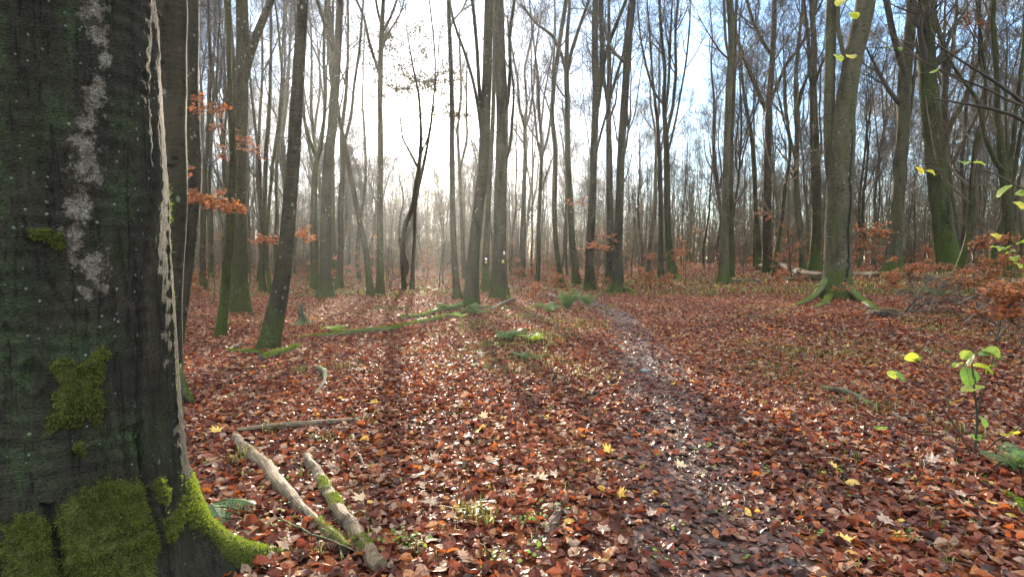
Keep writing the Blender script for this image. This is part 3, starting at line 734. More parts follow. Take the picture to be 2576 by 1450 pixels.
addh('T31', 'oak', 'gnarled oak with crossing limbs behind the leaning mossy beech', [(2410, 668, 22), (2398, 520, 15), (2384, 400, 14), (2378, 290, 14), (2383, 200, 15), (2378, 110, 13), (2362, 60, 9), (2350, 0, 7)],
     [[(2372, 360, 12), (2395, 300, 13), (2430, 245, 12), (2450, 180, 11), (2480, 110, 10), (2492, 40, 8)], [(2378, 430, 9), (2400, 400, 9), (2425, 350, 8), (2448, 310, 7)], [(2385, 190, 9), (2395, 120, 8), (2405, 40, 7)]], BARK_O, seed=34, H=18, twm=TWIG_B, Y=30)
addh('T32', 'hornbeam', 'many-limbed hornbeam near the right edge of the wood', [(2545, 684, 30), (2541, 620, 24), (2534, 540, 21), (2529, 470, 20), (2524, 400, 17), (2518, 300, 14), (2510, 200, 13), (2506, 100, 12), (2500, 0, 9)],
     [[(2523, 430, 12), (2500, 405, 11), (2475, 340, 10), (2458, 250, 9), (2420, 200, 8), (2398, 170, 7)], [(2529, 440, 10), (2548, 370, 10), (2556, 270, 9), (2572, 150, 8)]], BARK_G, seed=35, H=16, twm=TWIG_B, Y=20)
addh('T33', 'hornbeam', 'short bent mossy stem left of the many-limbed hornbeam', [(2494, 678, 20), (2496, 640, 15), (2504, 590, 13), (2520, 555, 12), (2545, 480, 10), (2560, 380, 8), (2575, 240, 6)], barkm=BARK_G, seed=36, H=12, twm=TWIG_B, Y=21, crown=(5, 3, 40, 0.4))
addh('T35', 'beech', 'dark narrow pair-like trunk in the gap left of the leaning smooth beech', [(659, 735, 22), (659, 690, 13), (664, 600, 12), (666, 515, 11), (672, 400, 10), (680, 250, 9), (684, 100, 7)], [[(664, 600, 9), (655, 520, 9), (652, 400, 8), (640, 300, 6)]], BARK_O, seed=38, H=19)
addh('T36', 'ash_tree', 'slender tree between the mossy forked tree and leaning smooth beech', [(683, 742, 12), (675, 690, 10), (670, 640, 9), (676, 540, 8), (690, 400, 8), (706, 300, 7), (712, 180, 6), (700, 60, 5)], barkm=BARK_G, seed=39, H=17)
addh('T37', 'oak', 'upright mid-distance oak right of the flared mossy beech', [(853, 729, 20), (855, 660, 15), (857, 586, 14), (855, 500, 14), (862, 430, 12), (856, 330, 9), (870, 230, 8), (872, 100, 6)], barkm=BARK_O, seed=40, H=19)
addh('T38', 'beech', 'slim tree in the gap right of the russet-leaved left trunks', [(511, 730, 18), (509, 690, 14), (508, 600, 12), (512, 480, 11), (520, 330, 10), (528, 180, 9), (522, 60, 7)], [[(520, 330, 7), (540, 250, 6), (548, 150, 5)]], BARK_O, seed=41, H=18)

# ------------------------------------------------------------------ the wood behind: whole bare trees, copied
PROTO = []
specs = [(22, 0.19, 101, BARK, 0), (20, 0.16, 102, BARK_O, 2), (24, 0.22, 103, BARK_P, 2), (19, 0.13, 104, BARK_G, 1), (21, 0.17, 105, BARK_O, 3),
         (23, 0.20, 106, BARK_G, 2), (18, 0.12, 107, BARK_P, 0), (22, 0.18, 108, BARK_S, 3), (17, 0.11, 109, BARK_G, 2), (21, 0.15, 110, BARK_O, 1)]
FIRST = {}
for (h, r, sd, bm, fk) in specs:
    PROTO.append(make_proto(h, r, sd, bm, fk, (7 if fk else 12, h*(0.25 if fk else 0.33), 34, 0.24), 0.0050, (6, 6), rng.normal(0, 0.02), 0.085))
cnt = 0
placed = [(b_[0], b_[1]) for b_ in TRUNKS]
def free(x, y, dmin):
    return all((x-a)**2+(y-b)**2 > dmin*dmin for a, b in placed)
tries = 0
tr_ = random.Random(5)
while cnt < 262 and tries < 20000:
    tries += 1
    y = math.sqrt(tr_.uniform(29**2, 86**2)); x = tr_.uniform(-1.02, 1.02)*(0.93*y+3)
    if not free(x, y, 1.2+y*0.012): continue
    if abs(x-float(path_x(y))) < 1.2: continue
    # keep a thinner stand along the line to the sun, where the low light comes through
    az = x - y*math.tan(SUN_AZ)
    if abs(az) < 4.0 and (y < 42 or tr_.random() < 0.3) and tr_.random() < 0.8: continue
    tm, cm = PROTO[tr_.randrange(len(PROTO))]
    kind = tm.materials[0].name
    nm = {'beech_bark': 'beech', 'oak_bark': 'oak', 'mossy_bark': 'hornbeam', 'scaly_bark': 'maple_tree', 'pale_beech_bark': 'beech', 'green_beech_bark': 'beech'}[kind]
    side = 'left' if x < -0.3*y else ('right' if x > 0.3*y else 'middle')
    depth = 'near' if y < 48 else ('mid' if y < 70 else 'far')
    lab = {'beech': 'bare smooth-barked beech', 'oak': 'dark rough-barked tree', 'hornbeam': 'mossy green-stemmed tree', 'maple_tree': 'bare flaky-barked tree'}[nm]
    where = {'near': 'just behind the front trunks', 'mid': 'deeper in the wood', 'far': 'in the hazy back of the wood'}[depth]
    sd_ = {'left': 'left part', 'right': 'right part', 'middle': 'middle part'}[side]
    th = thing(nm, '%s %s, %s' % (lab, where, sd_), 'tree', (x, y, float(gh(x, y))), '%ss %s, %s' % (lab, where, sd_))
    s_ = tr_.uniform(0.8, 1.1)*(1.0 if y < 40 else max(0.62, 1.0-(y-40)*0.013)); th.scale = (s_*tr_.uniform(0.8, 1.05),)*2 + (s_,)
    if abs(az) < 5.0: th.scale[2] = min(th.scale[2], 0.0092*y)
    th.rotation_euler = (tr_.gauss(0, 0.035), tr_.gauss(0, 0.035), tr_.uniform(0, 6.283))
    link('trunk', tm, th); link('crown', cm, th)
    placed.append((x, y)); cnt += 1

# crooked spreading trees that fill the right-hand side with brown twigs
SPREAD = [make_proto(13, 0.13, 301, BARK_G, 2, (11, 5.5, 55, 0.2), 0.005, (5, 4), 0.03, 0.12), make_proto(11, 0.10, 302, BARK_S, 3, (10, 5.0, 58, 0.18), 0.005, (5, 4), -0.05, 0.14)]
for i_, (y, q_, lb_) in enumerate([(23, 0.80, 'crooked low-forked tree nearest the right edge, behind the many-limbed hornbeam'), (31, 0.90, 'crooked spreading tree at the extreme right, well back'), (33, 0.62, 'crooked tree glimpsed between stoutest beech and pale Y-forked beech'),
                     (37, 0.78, 'spreading twiggy tree in the back, far right'), (42, 0.68, 'spreading twiggy tree deeper behind the pale Y-forked beech'), (41, 0.88, 'deepest of the crooked trees along the right edge'), (30, 0.47, 'crooked tree behind the left flank of the mossy twin-stem tree')]):
    x = q_*y; th = thing('hornbeam', lb_, 'tree', (x, y, float(gh(x, y))), 'crooked spreading trees on the right')
    s_ = tr_.uniform(0.85, 1.15); th.scale = (s_, s_, s_); th.rotation_euler = (0, 0, tr_.uniform(0, 6.283))
    link('trunk', SPREAD[i_ % 2][0], th); cw = link('crown', SPREAD[i_ % 2][1], th)
    placed.append((x, y))
for p_ in SPREAD: p_[1].materials[0] = TWIG_B

# everything further back reads as one mass
def distant():
    b = Bag(); g = np.random.default_rng(77)
    n = 2100
    r = np.sqrt(g.uniform(66**2, 150**2, n)); a = g.uniform(-0.92, 0.92, n)
    x = r*np.sin(a); y = r*np.cos(a); h = g.uniform(9, 21, n); k = 8
    azd = np.abs(x-y*math.tan(SUN_AZ)); h = np.where(azd < 9, np.minimum(h, 0.185*y), h)
    z = np.linspace(-0.3, 1, k)[None]*h[:, None]
    P = np.stack([x[:, None]+np.cumsum(g.normal(0, 0.22, (n, k)), 1), y[:, None]+np.zeros((n, k)), z+gh(x, y)[:, None]], -1)
    R = g.uniform(0.05, 0.13, n)[:, None]*np.linspace(1, 0.15, k)[None]
    V, fs = tubes(P, R, 4); b.add(V, fs)
    global rng
    keep = rng; rng = g
    A, RA = grow(P, R, 9, 0.25, 0.98, 5.0, 30, 0.12, 5, 0.12, 0.6, 0.02)
    V, fs = tubes(A, RA, 3); b.add(V, fs)
    B, RB = grow(A, RA, 6, 0.2, 0.98, 2.2, 38, 0.05, 4, 0.18, 0.6, 0.012)
    V, fs = tubes(B, RB, 3); b.add(V, fs)
    # brushwood between the far stems
    n2 = 9000
    r = np.sqrt(g.uniform(50**2, 150**2, n2)); a = g.uniform(-0.95, 0.95, n2)
    x = r*np.sin(a); y = r*np.cos(a)
    P = np.stack([x[:, None]+np.cumsum(g.normal(0, 0.2, (n2, 5)), 1), y[:, None]+np.zeros((n2, 5)), gh(x, y)[:, None]+np.linspace(0, 1, 5)[None]*g.uniform(2.0, 9, n2)[:, None]], -1)
    R = np.repeat(g.uniform(0.012, 0.035, n2)[:, None], 5, 1)*np.linspace(1, 0.4, 5)
    V, fs = tubes(P, R, 3); b.add(V, fs)
    A, RA = grow(P, R, 8, 0.1, 0.98, 1.7, 55, 0.05, 4, 0.2, 0.8, 0.010)
    V, fs = tubes(A, RA, 3); b.add(V, fs)
    rng = keep
    return b.mesh('distant_wood', TWIG_F)
tag(link('distant_wood', distant()), 'mass of far grey bare trees and brushwood closing off the forest', 'forest', kind='stuff')

# ------------------------------------------------------------------ undergrowth: beech saplings, bare bushes
def leaves_on(P, n, size, mat, name, spread=0.05, tint=None, hi=False, tilt=0.6):
    """n leaves hung along the twigs P (m,k,3)"""
    m, k, _ = P.shape
    i = rng.integers(0, m, n); j = rng.uniform(0.3, k-1.001, n); j0 = j.astype(int); w = (j-j0)[:, None]
    p = P[i, j0]*(1-w)+P[i, j0+1]*w + rng.normal(0, spread, (n, 3))*[1, 1, 0.5]
    b = Bag(); scatter_leaves(b, p, size*rng.uniform(0.6, 1.15, n), np.clip(rng.normal(0.5, 0.25, n) if tint is None else rng.uniform(*tint, n), 0, 1), tilt, hi, 0.2, 0.3)
    return b.mesh(name, mat)
def sapling_meshes(h, r, seed, nb, flat=0.7, angle=75, lens=0.45, nleaf=0, rmin=0.004, stems=1):
    global rng
    keep = rng; rng = np.random.default_rng(seed)
    k = 12; Ps, Rs = [], []
    for s_ in range(stems):
        z = np.linspace(-0.05, h*(1 if s_ == 0 else rng.uniform(0.6, 1)), k)
        sp_ = 0 if stems == 1 else rng.normal(0, 0.22, 2)
        P = np.stack([np.cumsum(rng.normal(0, 0.03*h/3, k)), np.cumsum(rng.normal(0, 0.03*h/3, k)), z], -1)
        P[:, 0] += (sp_[0] if stems > 1 else 0)*z; P[:, 1] += (sp_[1] if stems > 1 else 0)*z
        Ps.append(P-P[0]*[1, 1, 0]); Rs.append(r*np.linspace(1, 0.2, k))
    P = np.stack(Ps); R = np.stack(Rs)
    b = Bag(); V, fs = tubes(P, R, 6); b.add(V, fs); stem = b.mesh('stem', TWIG, True)
    b = Bag()
    A, RA = grow(P, R, nb, 0.12, 0.97, h*lens, angle, 0.03, 7, 0.13, 0.5, rmin*1.3, 0.5, flat)
    B, RB = grow(A, RA, 6, 0.15, 0.98, h*lens*0.38, 42, 0.0, 4, 0.14, 0.6, rmin, 0.5, flat)
    C, RC = grow(B, RB, 3, 0.2, 0.98, h*lens*0.16, 42, 0.0, 3, 0.14, 0.7, rmin*0.8, 0.4, flat)
    for p_, r_, s_ in ((A, RA, 4), (B, RB, 3), (C, RC, 3)):
        V, fs = tubes(p_, r_, s_); b.add(V, fs)
    tw_ = b.mesh('twigs', TWIG_B)
    lv = leaves_on(B, nleaf, 0.075, HANG, 'leaves', 0.06) if nleaf else None
    rng = keep
    return stem, tw_, lv
SAP = [sapling_meshes(2.4, 0.018, 201, 12, nleaf=800), sapling_meshes(1.3, 0.012, 202, 9, nleaf=700), sapling_meshes(3.4, 0.025, 203, 15, nleaf=300),
       sapling_meshes(0.8, 0.008, 204, 9, nleaf=500), sapling_meshes(4.2, 0.03, 205, 16, 0.4, 55, 0.4, 0), sapling_meshes(2.2, 0.012, 206, 6, 0.1, 40, 0.4, 0, stems=5),
       sapling_meshes(5.5, 0.04, 207, 18, 0.5, 60, 0.36, 60)]
def put_sap(i, x, y, s_=1.0, label=None, group=None, yaw=None):
    st, tw_, lv = SAP[i]
    leafy = lv is not None and i != 6
    cat = 'sapling' if i != 5 else 'bush'
    sd_ = 'left part' if x < -0.3*y else ('right part' if x > 0.3*y else 'middle part')
    dp = 'foreground edge' if y < 18 else ('among the middle trunks' if y < 40 else 'far back')
    base_l = {0: 'beech sapling with horizontal sprays of russet leaves', 1: 'knee-high russet-leaved beech seedling', 2: 'tall thin beech sapling with sparse orange leaves',
              3: 'low russet-leaved beech seedling in the litter', 4: 'bare twiggy grey sapling', 5: 'bare many-stemmed bush', 6: 'tall bare sapling with drooping fine twigs'}[i]
    lab = label or '%s, %s, %s' % (base_l, dp, sd_)
    th = thing('beech_sapling' if i != 5 else 'bush', lab, cat, (x, y, float(gh(x, y))), group or (lab if not label else None))
    th.scale = (s_,)*3; th.rotation_euler = (tr_.gauss(0, 0.05), tr_.gauss(0, 0.05), tr_.uniform(0, 6.283) if yaw is None else yaw)
    link('stem', st, th); link('twigs', tw_, th)
    if lv is not None: link('leaves', lv, th)
    return th
n_s = 0
while n_s < 330:
    y = math.sqrt(tr_.uniform(17**2, 62**2)); x = tr_.uniform(-1, 1)*(0.95*y+1)
    if x > 0.1*y and y < 22 and x < 0.45*y: continue
    if abs(x-float(path_x(y))) < 1.6: continue
    if y < 24 and abs(x) < 0.35*y and tr_.random() < 0.85: continue
    i = tr_.choice([0, 0, 1, 3, 3, 1, 0, 4, 4, 5, 5, 6, 6, 2]) if y > 24 else tr_.choice([1, 3, 3, 3])
    if x > 0.55*y and y < 40: i = tr_.choice([1, 3, 3, 1, 0, 5, 4])
    put_sap(i, x, y, tr_.uniform(0.7, 1.2)); n_s += 1

# leafy beech branches hanging from trunks in the photo: (tree key, u0, v0, u1, v1, droop px, leaves)
def leafy_branch(key, pts, Y, nleaf, seed, r0=0.012, leaf=0.07, w=0.35, mat=HANG):
    global rng
    keep = rng; rng = np.random.default_rng(seed)
    root, base, Yt = HEROES[key]
    dy = np.linspace(0, 1, len(pts))
    P = np.array([tuple(at(u, v, Yt+(Y-Yt)*t)) for (u, v), t in zip(pts, dy)])-base
    P = resample(P, 10, 1)
    P[:, :] += np.cumsum(rng.normal(0, 0.01, P.shape), 0)
    R = r0*np.linspace(1, 0.25, 10)
    b = Bag(); V, fs = tubes(P[None], R[None], 5); b.add(V, fs)
    A, RA = grow(P[None], R[None], 16, 0.25, 0.99, w, 50, -0.01, 5, 0.12, 0.6, 0.0035, 0.4, 0.8)
    B, RB = grow(A, RA, 5, 0.2, 0.99, w*0.35, 45, -0.02, 3, 0.12, 0.7, 0.0025, 0.4, 0.8)
    for p_, r_ in ((A, RA), (B, RB)):
        V, fs = tubes(p_, r_, 3); b.add(V, fs)
    br = link('leafy_branch', b.mesh('leafy_branch', TWIG), root)
    link('leaves', leaves_on(np.concatenate([A[:, ::2][:, :3], B]), nleaf, leaf, mat, 'leaves', 0.03 if w < 1 else 0.12, hi=True), br)
    rng = keep
leafy_branch('T3', [(470, 535), (520, 500), (560, 522), (608, 520)], 8.0, 330, 1, w=0.36)
leafy_branch('T3', [(465, 470), (490, 480), (530, 500), (560, 505)], 8.6, 220, 2, w=0.3)
leafy_branch('T3', [(470, 300), (495, 282), (530, 278), (552, 268)], 9.0, 120, 3, w=0.25)
leafy_branch('T3', [(478, 245), (490, 244), (500, 250)], 9.0, 40, 4, w=0.2)
leafy_branch('T3', [(470, 395), (475, 420), (472, 440)], 9.2, 30, 5, w=0.15)
leafy_branch('T4', [(595, 345), (560, 320), (540, 318)], 13.0, 90, 6, w=0.3)
leafy_branch('T4', [(597, 335), (615, 345), (622, 352)], 13.0, 110, 7, w=0.3)
leafy_branch('T4', [(592, 385), (560, 372), (575, 400)], 13.2, 120, 8, w=0.35)
leafy_branch('T4', [(600, 372), (640, 378), (655, 400)], 13.2, 70, 9, w=0.3)
leafy_branch('T5', [(715, 600), (680, 593), (645, 602)], 10.5, 150, 10, w=0.25)
leafy_branch('T5', [(725, 592), (755, 588), (785, 598)], 11.0, 160, 11, w=0.25)
leafy_branch('T22', [(1552, 610), (1525, 590), (1500, 625)], 21.0, 300, 12, 0.016, 0.09, 0.6)
leafy_branch('T22', [(1552, 640), (1520, 620), (1470, 622)], 21.5, 220, 13, 0.014, 0.09, 0.5)
leafy_branch('T23', [(1685, 632), (1705, 628), (1732, 632)], 27.0, 140, 14, 0.014, 0.1, 0.5)
leafy_branch('T19', [(1436, 510), (1455, 505), (1478, 520)], 28.0, 200, 15, 0.02, 0.11, 0.9)
leafy_branch('T26', [(1930, 540), (1915, 525), (1945, 545)], 30.0, 110, 16, 0.02, 0.11, 0.6)
leafy_branch('T28', [(2135, 600), (2180, 575), (2230, 590)], 17.0, 260, 17, 0.014, 0.085, 0.6)
leafy_branch('T28', [(2090, 735), (2110, 725), (2165, 735)], 14.5, 90, 18, 0.01, 0.08, 0.3)
leafy_branch('T10', [(1045, 200), (1030, 130), (1005, 90)], 32.0, 1500, 19, 0.03, 0.11, 2.4000000000000004, DARKL)
leafy_branch('T10', [(1055, 240), (1080, 195), (1110, 205)], 32.0, 1200, 20, 0.03, 0.14, 2.0, DARKL)
leafy_branch('T10', [(1052, 220), (1000, 225), (975, 200)], 32.0, 900, 21, 0.03, 0.14, 2.0, DARKL)
leafy_branch('T10', [(1058, 300), (1100, 270), (1130, 290)], 32.0, 700, 22, 0.03, 0.14, 1.8, DARKL)
leafy_branch('T31', [(2500, 60), (2440, 40), (2455, 60)], 20.0, 120, 23, 0.02, 0.12, 0.6)

# beech saplings placed where the photo shows them by name
for (u, v, i, s_, lab) in [(2150, 690, 0, 1.0, 'russet beech sapling right of the stoutest beech, behind the mossy log'), (2230, 650, 2, 0.8, 'tall thin russet sapling left of the curving pale beech'),
                           (2290, 735, 3, 1.1, 'low russet seedling at the left end of the brushwood heap'), (2370, 760, 1, 0.7, 'russet seedling in the middle of the brushwood heap'), (2560, 880, 3, 1.3, 'low orange seedling at the right edge in front of the brushwood'), (2230, 760, 3, 1.0, 'low russet seedling beside the rotten root lump'), (1960, 735, 3, 1.0, 'low russet seedling in front of the pale split branch'), (2010, 720, 1, 0.5, 'small russet seedling just left of the stoutest beech roots'),
                           (540, 760, 2, 0.7, 'thin russet sapling left of the scaly forked tree'), (2460, 790, 1, 1.2, 'bright orange-leaved seedling in the brushwood at far right'),
                           (2540, 800, 0, 0.7, 'orange-leaved beech sapling at the right edge behind the brushwood'), (2500, 870, 3, 1.3, 'low orange seedling in front of the right brushwood'),
                           (1345, 770, 3, 0.9, 'small orange seedling just right of the marked beech foot'), (1400, 745, 3, 1.2, 'low russet seedling behind the ferns in mid view')]:
    g = ground(u, v); put_sap(i, g.x, g.y, s_, lab)

# two spruces deep on the left
def spruce(x, y, h, label, seed):
    global rng
    keep = rng; rng = np.random.default_rng(seed)
    th = thing('spruce', label, 'tree', (x, y, float(gh(x, y))))
    P = np.stack([np.zeros(14), np.zeros(14), np.linspace(-0.2, h, 14)], -1)
    V, fs = tubes(P[None], (0.16*np.linspace(1, 0.08, 14))[None], 8); b = Bag(); b.add(V, fs); link('trunk', b.mesh('trunk', BARK_O, True), th)
    A, RA = grow(P[None], np.full((1, 14), 0.05), 130, 0.18, 0.99, h*0.22, 85, 0.02, 6, 0.06, 0.6, 0.01, 0.85)
    b = Bag(); V, fs = tubes(A, RA, 3); b.add(V, fs, tint=0.3)
    n = 15000; i = rng.integers(0, len(A), n); j = rng.integers(0, 5, n); w = rng.random((n, 1))
    p = A[i, j]*(1-w)+A[i, j+1]*w + rng.normal(0, 0.10, (n, 3)) - [0, 0, 0.06]
    scatter_leaves(b, p, rng.uniform(0.10, 0.26, n), rng.random(n), 0.7, False)
    link('crown', b.mesh('crown', NEEDLE), th); rng = keep
spruce(-18.0, 62, 14, 'dark conifer with drooping branches left of the sun, behind the tall forked tree', 61)
spruce(-23.5, 70, 16, 'dark conifer deepest on the left behind the flared beech', 63)


# ------------------------------------------------------------------ the huge foreground beech
def proj(V):
    d = np.asarray(V)-np.array([0, 0, CAMZ])
    cp, sp = math.cos(PITCH), math.sin(PITCH)
    zc = d[:, 1]*cp - d[:, 2]*sp; yc = d[:, 1]*sp + d[:, 2]*cp
    zc = np.maximum(zc, 0.05)
    return 1287.5+F*d[:, 0]/zc, 725-F*yc/zc
def vnoise(P, seed=0):
    g = np.random.default_rng(seed); o = np.zeros(len(P))
    for i in range(14):
        k_ = g.normal(0, 1, 3)*(1.35**i)*2.0; o += np.sin(P@k_+g.uniform(0, 6.28))/(1.22**i)
    return o/3.0
def big_beech():
    C = np.array([-1.95, 2.3]); gz = float(gh(*C))
    rootp = ground(684, 1396); rv = np.array([rootp.x, rootp.y])-C; rl = np.linalg.norm(rv); ra = math.atan2(rv[1], rv[0])
    n, k = 440, 420
    th = np.linspace(0, 2*np.pi, n, endpoint=False)
    z = np.concatenate([np.linspace(-0.12, 0.9, 190), np.linspace(0.905, 3.8, 230)])
    TH, ZZ = np.meshgrid(th, z); zc = np.clip(ZZ, 0, None)
    r = 0.475 - 0.010*zc + 0.10*np.exp(-zc/0.30)
    def ridge(a, wd, amp, dec, wtip=0.55):
        d = np.angle(np.exp(1j*(TH-a))); w_ = wd*(wtip+(1-wtip)*np.clip(zc/0.6, 0, 1))
        return amp*np.exp(-(d/w_)**2)*np.exp(-zc/dec)
    r += ridge(ra, 0.32, rl-0.50, 0.155)
    r += ridge(ra+0.42, 0.20, 0.20, 0.14)
    r += ridge(ra+2.0, 0.4, 0.4, 0.25) + ridge(ra+3.2, 0.35, 0.3, 0.25) + ridge(ra-1.35, 0.42, 0.16, 0.4, 0.9) + ridge(ra-2.3, 0.4, 0.3, 0.3)
    r += ridge(ra-0.80, 0.25, 0.07, 0.5, 1)
    r += 0.012*np.sin(2*TH+0.4*ZZ)+0.010*np.sin(3*TH+1.1+0.8*ZZ)+0.006*np.sin(5*TH-1.7*ZZ)
    V = np.stack([C[0]+r*np.cos(TH), C[1]+r*np.sin(TH), gz+ZZ], -1).reshape(-1, 3)
    u, v = proj(V)
    facing = ((V[:, 0]-C[0])*(0-C[0])+(V[:, 1]-C[1])*(0-C[1])) > -0.25
    f1 = vnoise(V, 1); f2 = vnoise(V*2.7, 2); f3 = vnoise(V*[1, 1, 3]*6, 3); f4 = vnoise(V*14, 4)
    gx = np.interp(v, [-400, 0, 300, 500, 620, 720, 900, 1100, 1200, 1300, 1450], [392, 388, 386, 388, 372, 356, 352, 352, 366, 386, 430]) + 4*f2
    du = u-gx
    # right-hand bark plate stands proud of the seam
    groove = np.exp(-(du/5.5)**2)*facing
    plate = sst(0, 9, du)*facing*(u < 520)*np.interp(v, [0, 900, 1150], [1, 1, 0.3])
    disp = -0.014*groove*np.interp(v, [-200, 600, 1000, 1300], [0.5, 0.8, 1.3, 1.6]) + 0.006*plate
    # second fine crack lower left
    g2 = np.interp(v, [500, 700, 800, 1000, 1200], [130, 120, 190, 200, 185])+5*f3
    disp -= 0.007*np.exp(-((u-g2)/4)**2)*facing*(v > 540)*(v < 1200)
    # a healed branch scar
    rs = np.hypot((u-82)/34, (v-940)/48); disp += 0.012*np.exp(-((rs-1)/0.22)**2)*facing - 0.012*np.exp(-(rs/0.7)**2)*facing
    nk = np.where((du > 12)*facing, 0.25, 1.0); disp += (0.005*f3+0.003*f4)*nk+0.005*f2
    w1 = vnoise(V*4.5, 7); w2 = vnoise(V*4.5, 8); w3 = vnoise(V*11, 9); w4 = vnoise(V*11, 10)
    uu = u+15*w1+8*w3; vw = v+19*w2+9*w4
    def blob(cx, cy, sx, sy): return np.exp(-(((uu-cx)/sx)**2+((vw-cy)/sy)**2))*facing
    top = np.interp(u, [-300, 0, 60, 130, 200, 335, 352, 372, 395, 430, 470, 520], [1390, 1330, 1288, 1270, 1225, 1185, 1190, 1245, 1275, 1290, 1205, 1180])
    moss = sst(-45, 45, vw-top+16*w1+14*w4+10*f4)*facing
    pm_ = 0
    for q in [(158, 925, 46, 38), (222, 940, 50, 40), (185, 995, 62, 60), (165, 1060, 58, 38), (132, 1075, 30, 26), (250, 905, 26, 30), (235, 1010, 36, 60), (200, 1140, 18, 18)]: pm_ = np.maximum(pm_, blob(*q))
    moss = np.maximum(moss, sst(0.18, 0.75, pm_+0.10*w3+0.08*f4))
    moss = np.maximum(moss, sst(0.35, 0.6, blob(126, 606, 50, 30)+0.25*f3))
    moss = np.maximum(moss, sst(0.35, 0.6, blob(395, 1235, 26, 40)+0.10*f3))
    moss = np.maximum(moss, 0.5*sst(0.5, 0.8, np.exp(-((u-np.interp(v, [0, 600, 900, 1150], [414, 420, 434, 452]))/5)**2)*facing*(0.8+0.35*f3)))
    moss = np.maximum(moss, (~facing)*sst(0.7, 0.2, (V[:, 2]-gz)+0.12*f2))
    # shaded undersides of the main root carry no moss
    under = sst(60, 105, v-np.interp(u, [385, 430, 470, 500, 560, 620, 684], [1320, 1275, 1235, 1250, 1322, 1366, 1394])+18*f3)*(u > 385)
    under = np.maximum(under, 0.9*np.exp(-((u-np.interp(v, [1180, 1450], [362, 428]))/13)**2)*(v > 1180))
    c2 = np.exp(-((uu-np.interp(v, [1270, 1450], [108, 150])+7*f2)/16)**2)*(v > 1265)*facing
    disp -= 0.030*c2
    under = np.maximum(under, 0.75*c2); under = np.maximum(under, sst(0.55, 1.2, w1*0.6+w4*0.6)*0.8*(v > 1100))
    moss = moss*(1-under)
    lich = 0
    for (a, b_, c, d) in [(235, 20, 44, 46), (250, 100, 34, 42), (262, 150, 22, 30), (245, 235, 34, 46), (228, 300, 30, 30), (215, 372, 46, 48), (228, 440, 46, 44), (205, 520, 34, 50), (190, 585, 26, 30), (232, 655, 42, 34), (245, 700, 30, 30), (190, 640, 20, 30), (215, 745, 26, 26)]:
        lich = np.maximum(lich, blob(a, b_, c, d))
    lich = np.clip(lich+(0.14*w3+0.14*w1)*(lich > 0.06), 0, 1)
    alg = 0
    for (a, b_, c, d) in [(150, 300, 40, 70), (305, 480, 38, 80), (172, 90, 22, 110), (5, 300, 22, 600), (20, 900, 60, 300), (180, 860, 120, 40), (300, 1100, 90, 60), (60, 1150, 90, 120), (330, 300, 40, 60), (230, 860, 60, 50)]:
        alg = np.maximum(alg, blob(a, b_, c, d))
    alg = np.clip(alg+0.2*f3*alg, 0, 1)
    pale = np.clip(plate*np.exp(-((du-16)/16)**2)*np.interp(v, [-100, 560, 700, 1100, 1250], [1, 1, 0.75, 0.6, 0])*0.45*(1+0.2*w3), 0, 1)
    disp += 0.014*moss*(0.7+0.35*w3*nk+0.3*w1*nk)
    r2 = r.reshape(-1)+disp
    V[:, 0] = C[0]+r2*np.cos(TH.reshape(-1)); V[:, 1] = C[1]+r2*np.sin(TH.reshape(-1))
    idx = np.arange(n*k).reshape(k, n); nx = np.roll(idx, -1, 1)
    Q = np.stack([idx[:-1], nx[:-1], nx[1:], idx[1:]], -1).reshape(-1, 4)
    base = np.array([C[0], C[1], gz])
    b = Bag(); b.add(V-base, [Q], moss=moss, lichen=lich, algae=alg, pale=pale)
    kz = 20; P = np.stack([0.15*np.sin(np.linspace(0, 1.5, kz))*0, np.zeros(kz), np.linspace(3.7, 19, kz)], -1); P[:, 0] = -0.02*(P[:, 2]-3.7)
    R = 0.435*np.linspace(1, 0.08, kz)**0.8
    W, fs = tubes(P[None], R[None], 24); b.add(W, fs, moss=0.0, lichen=0.1, algae=0.3, pale=0.0)
    A, RA = grow(P[None], R[None], 4, 0.25, 0.6, 9, 28, 0.1, 20, 0.05, 0.6, 0.02, 0.2)
    W, fs = tubes(A, RA, 8); b.add(W, fs, moss=0.0, lichen=0.1, algae=0.3, pale=0.0)
    m, t = material('old_beech_bark')
    oc = objco(t)
    n1 = noise(t, mapped(t, oc, (2, 2, 0.8)), 3.0, 6, 0.7)
    wr = noise(t, mapped(t, oc, (9, 9, 30)), 2.6, 5, 0.7, 1.2)
    fi = noise(t, oc, 160, 3, 0.6)
    col = ramp(t, n1, [(0.32, (0.020, 0.020, 0.017)), (0.5, (0.024, 0.022, 0.017)), (0.68, (0.042, 0.036, 0.028))])
    col = mixc_(t, mrange(t, wr, 0.52, 0.7, 0, 0.45), col, (0.016, 0.015, 0.013))
    vc = noise(t, mapped(t, oc, (26, 26, 2.2)), 1.4, 5, 0.7, 0.8)
    col = mixc_(t, mrange(t, vc, 0.54, 0.66, 0, 0.55), col, (0.012, 0.011, 0.009))
    col = mixc_(t, mrange(t, vc, 0.44, 0.30, 0, 0.45), col, (0.058, 0.052, 0.038))
    gz_ = noise(t, mapped(t, oc, (3, 3, 1)), 2.2, 5, 0.7)
    col = mixc_(t, mrange(t, gz_, 0.46, 0.68, 0, 0.7), col, (0.026, 0.034, 0.016))
    an = mth(t, 'MULTIPLY', attr(t, 'algae'), mrange(t, noise(t, mapped(t, oc, (1, 1, .6)), 34, 4, 0.7), 0.36, 0.58))
    col = mixc_(t, mth(t, 'MULTIPLY', an, 0.75), col, mixc_(t, mrange(t, fi, 0.3, 0.7), (0.020, 0.034, 0.014), (0.055, 0.080, 0.038)))
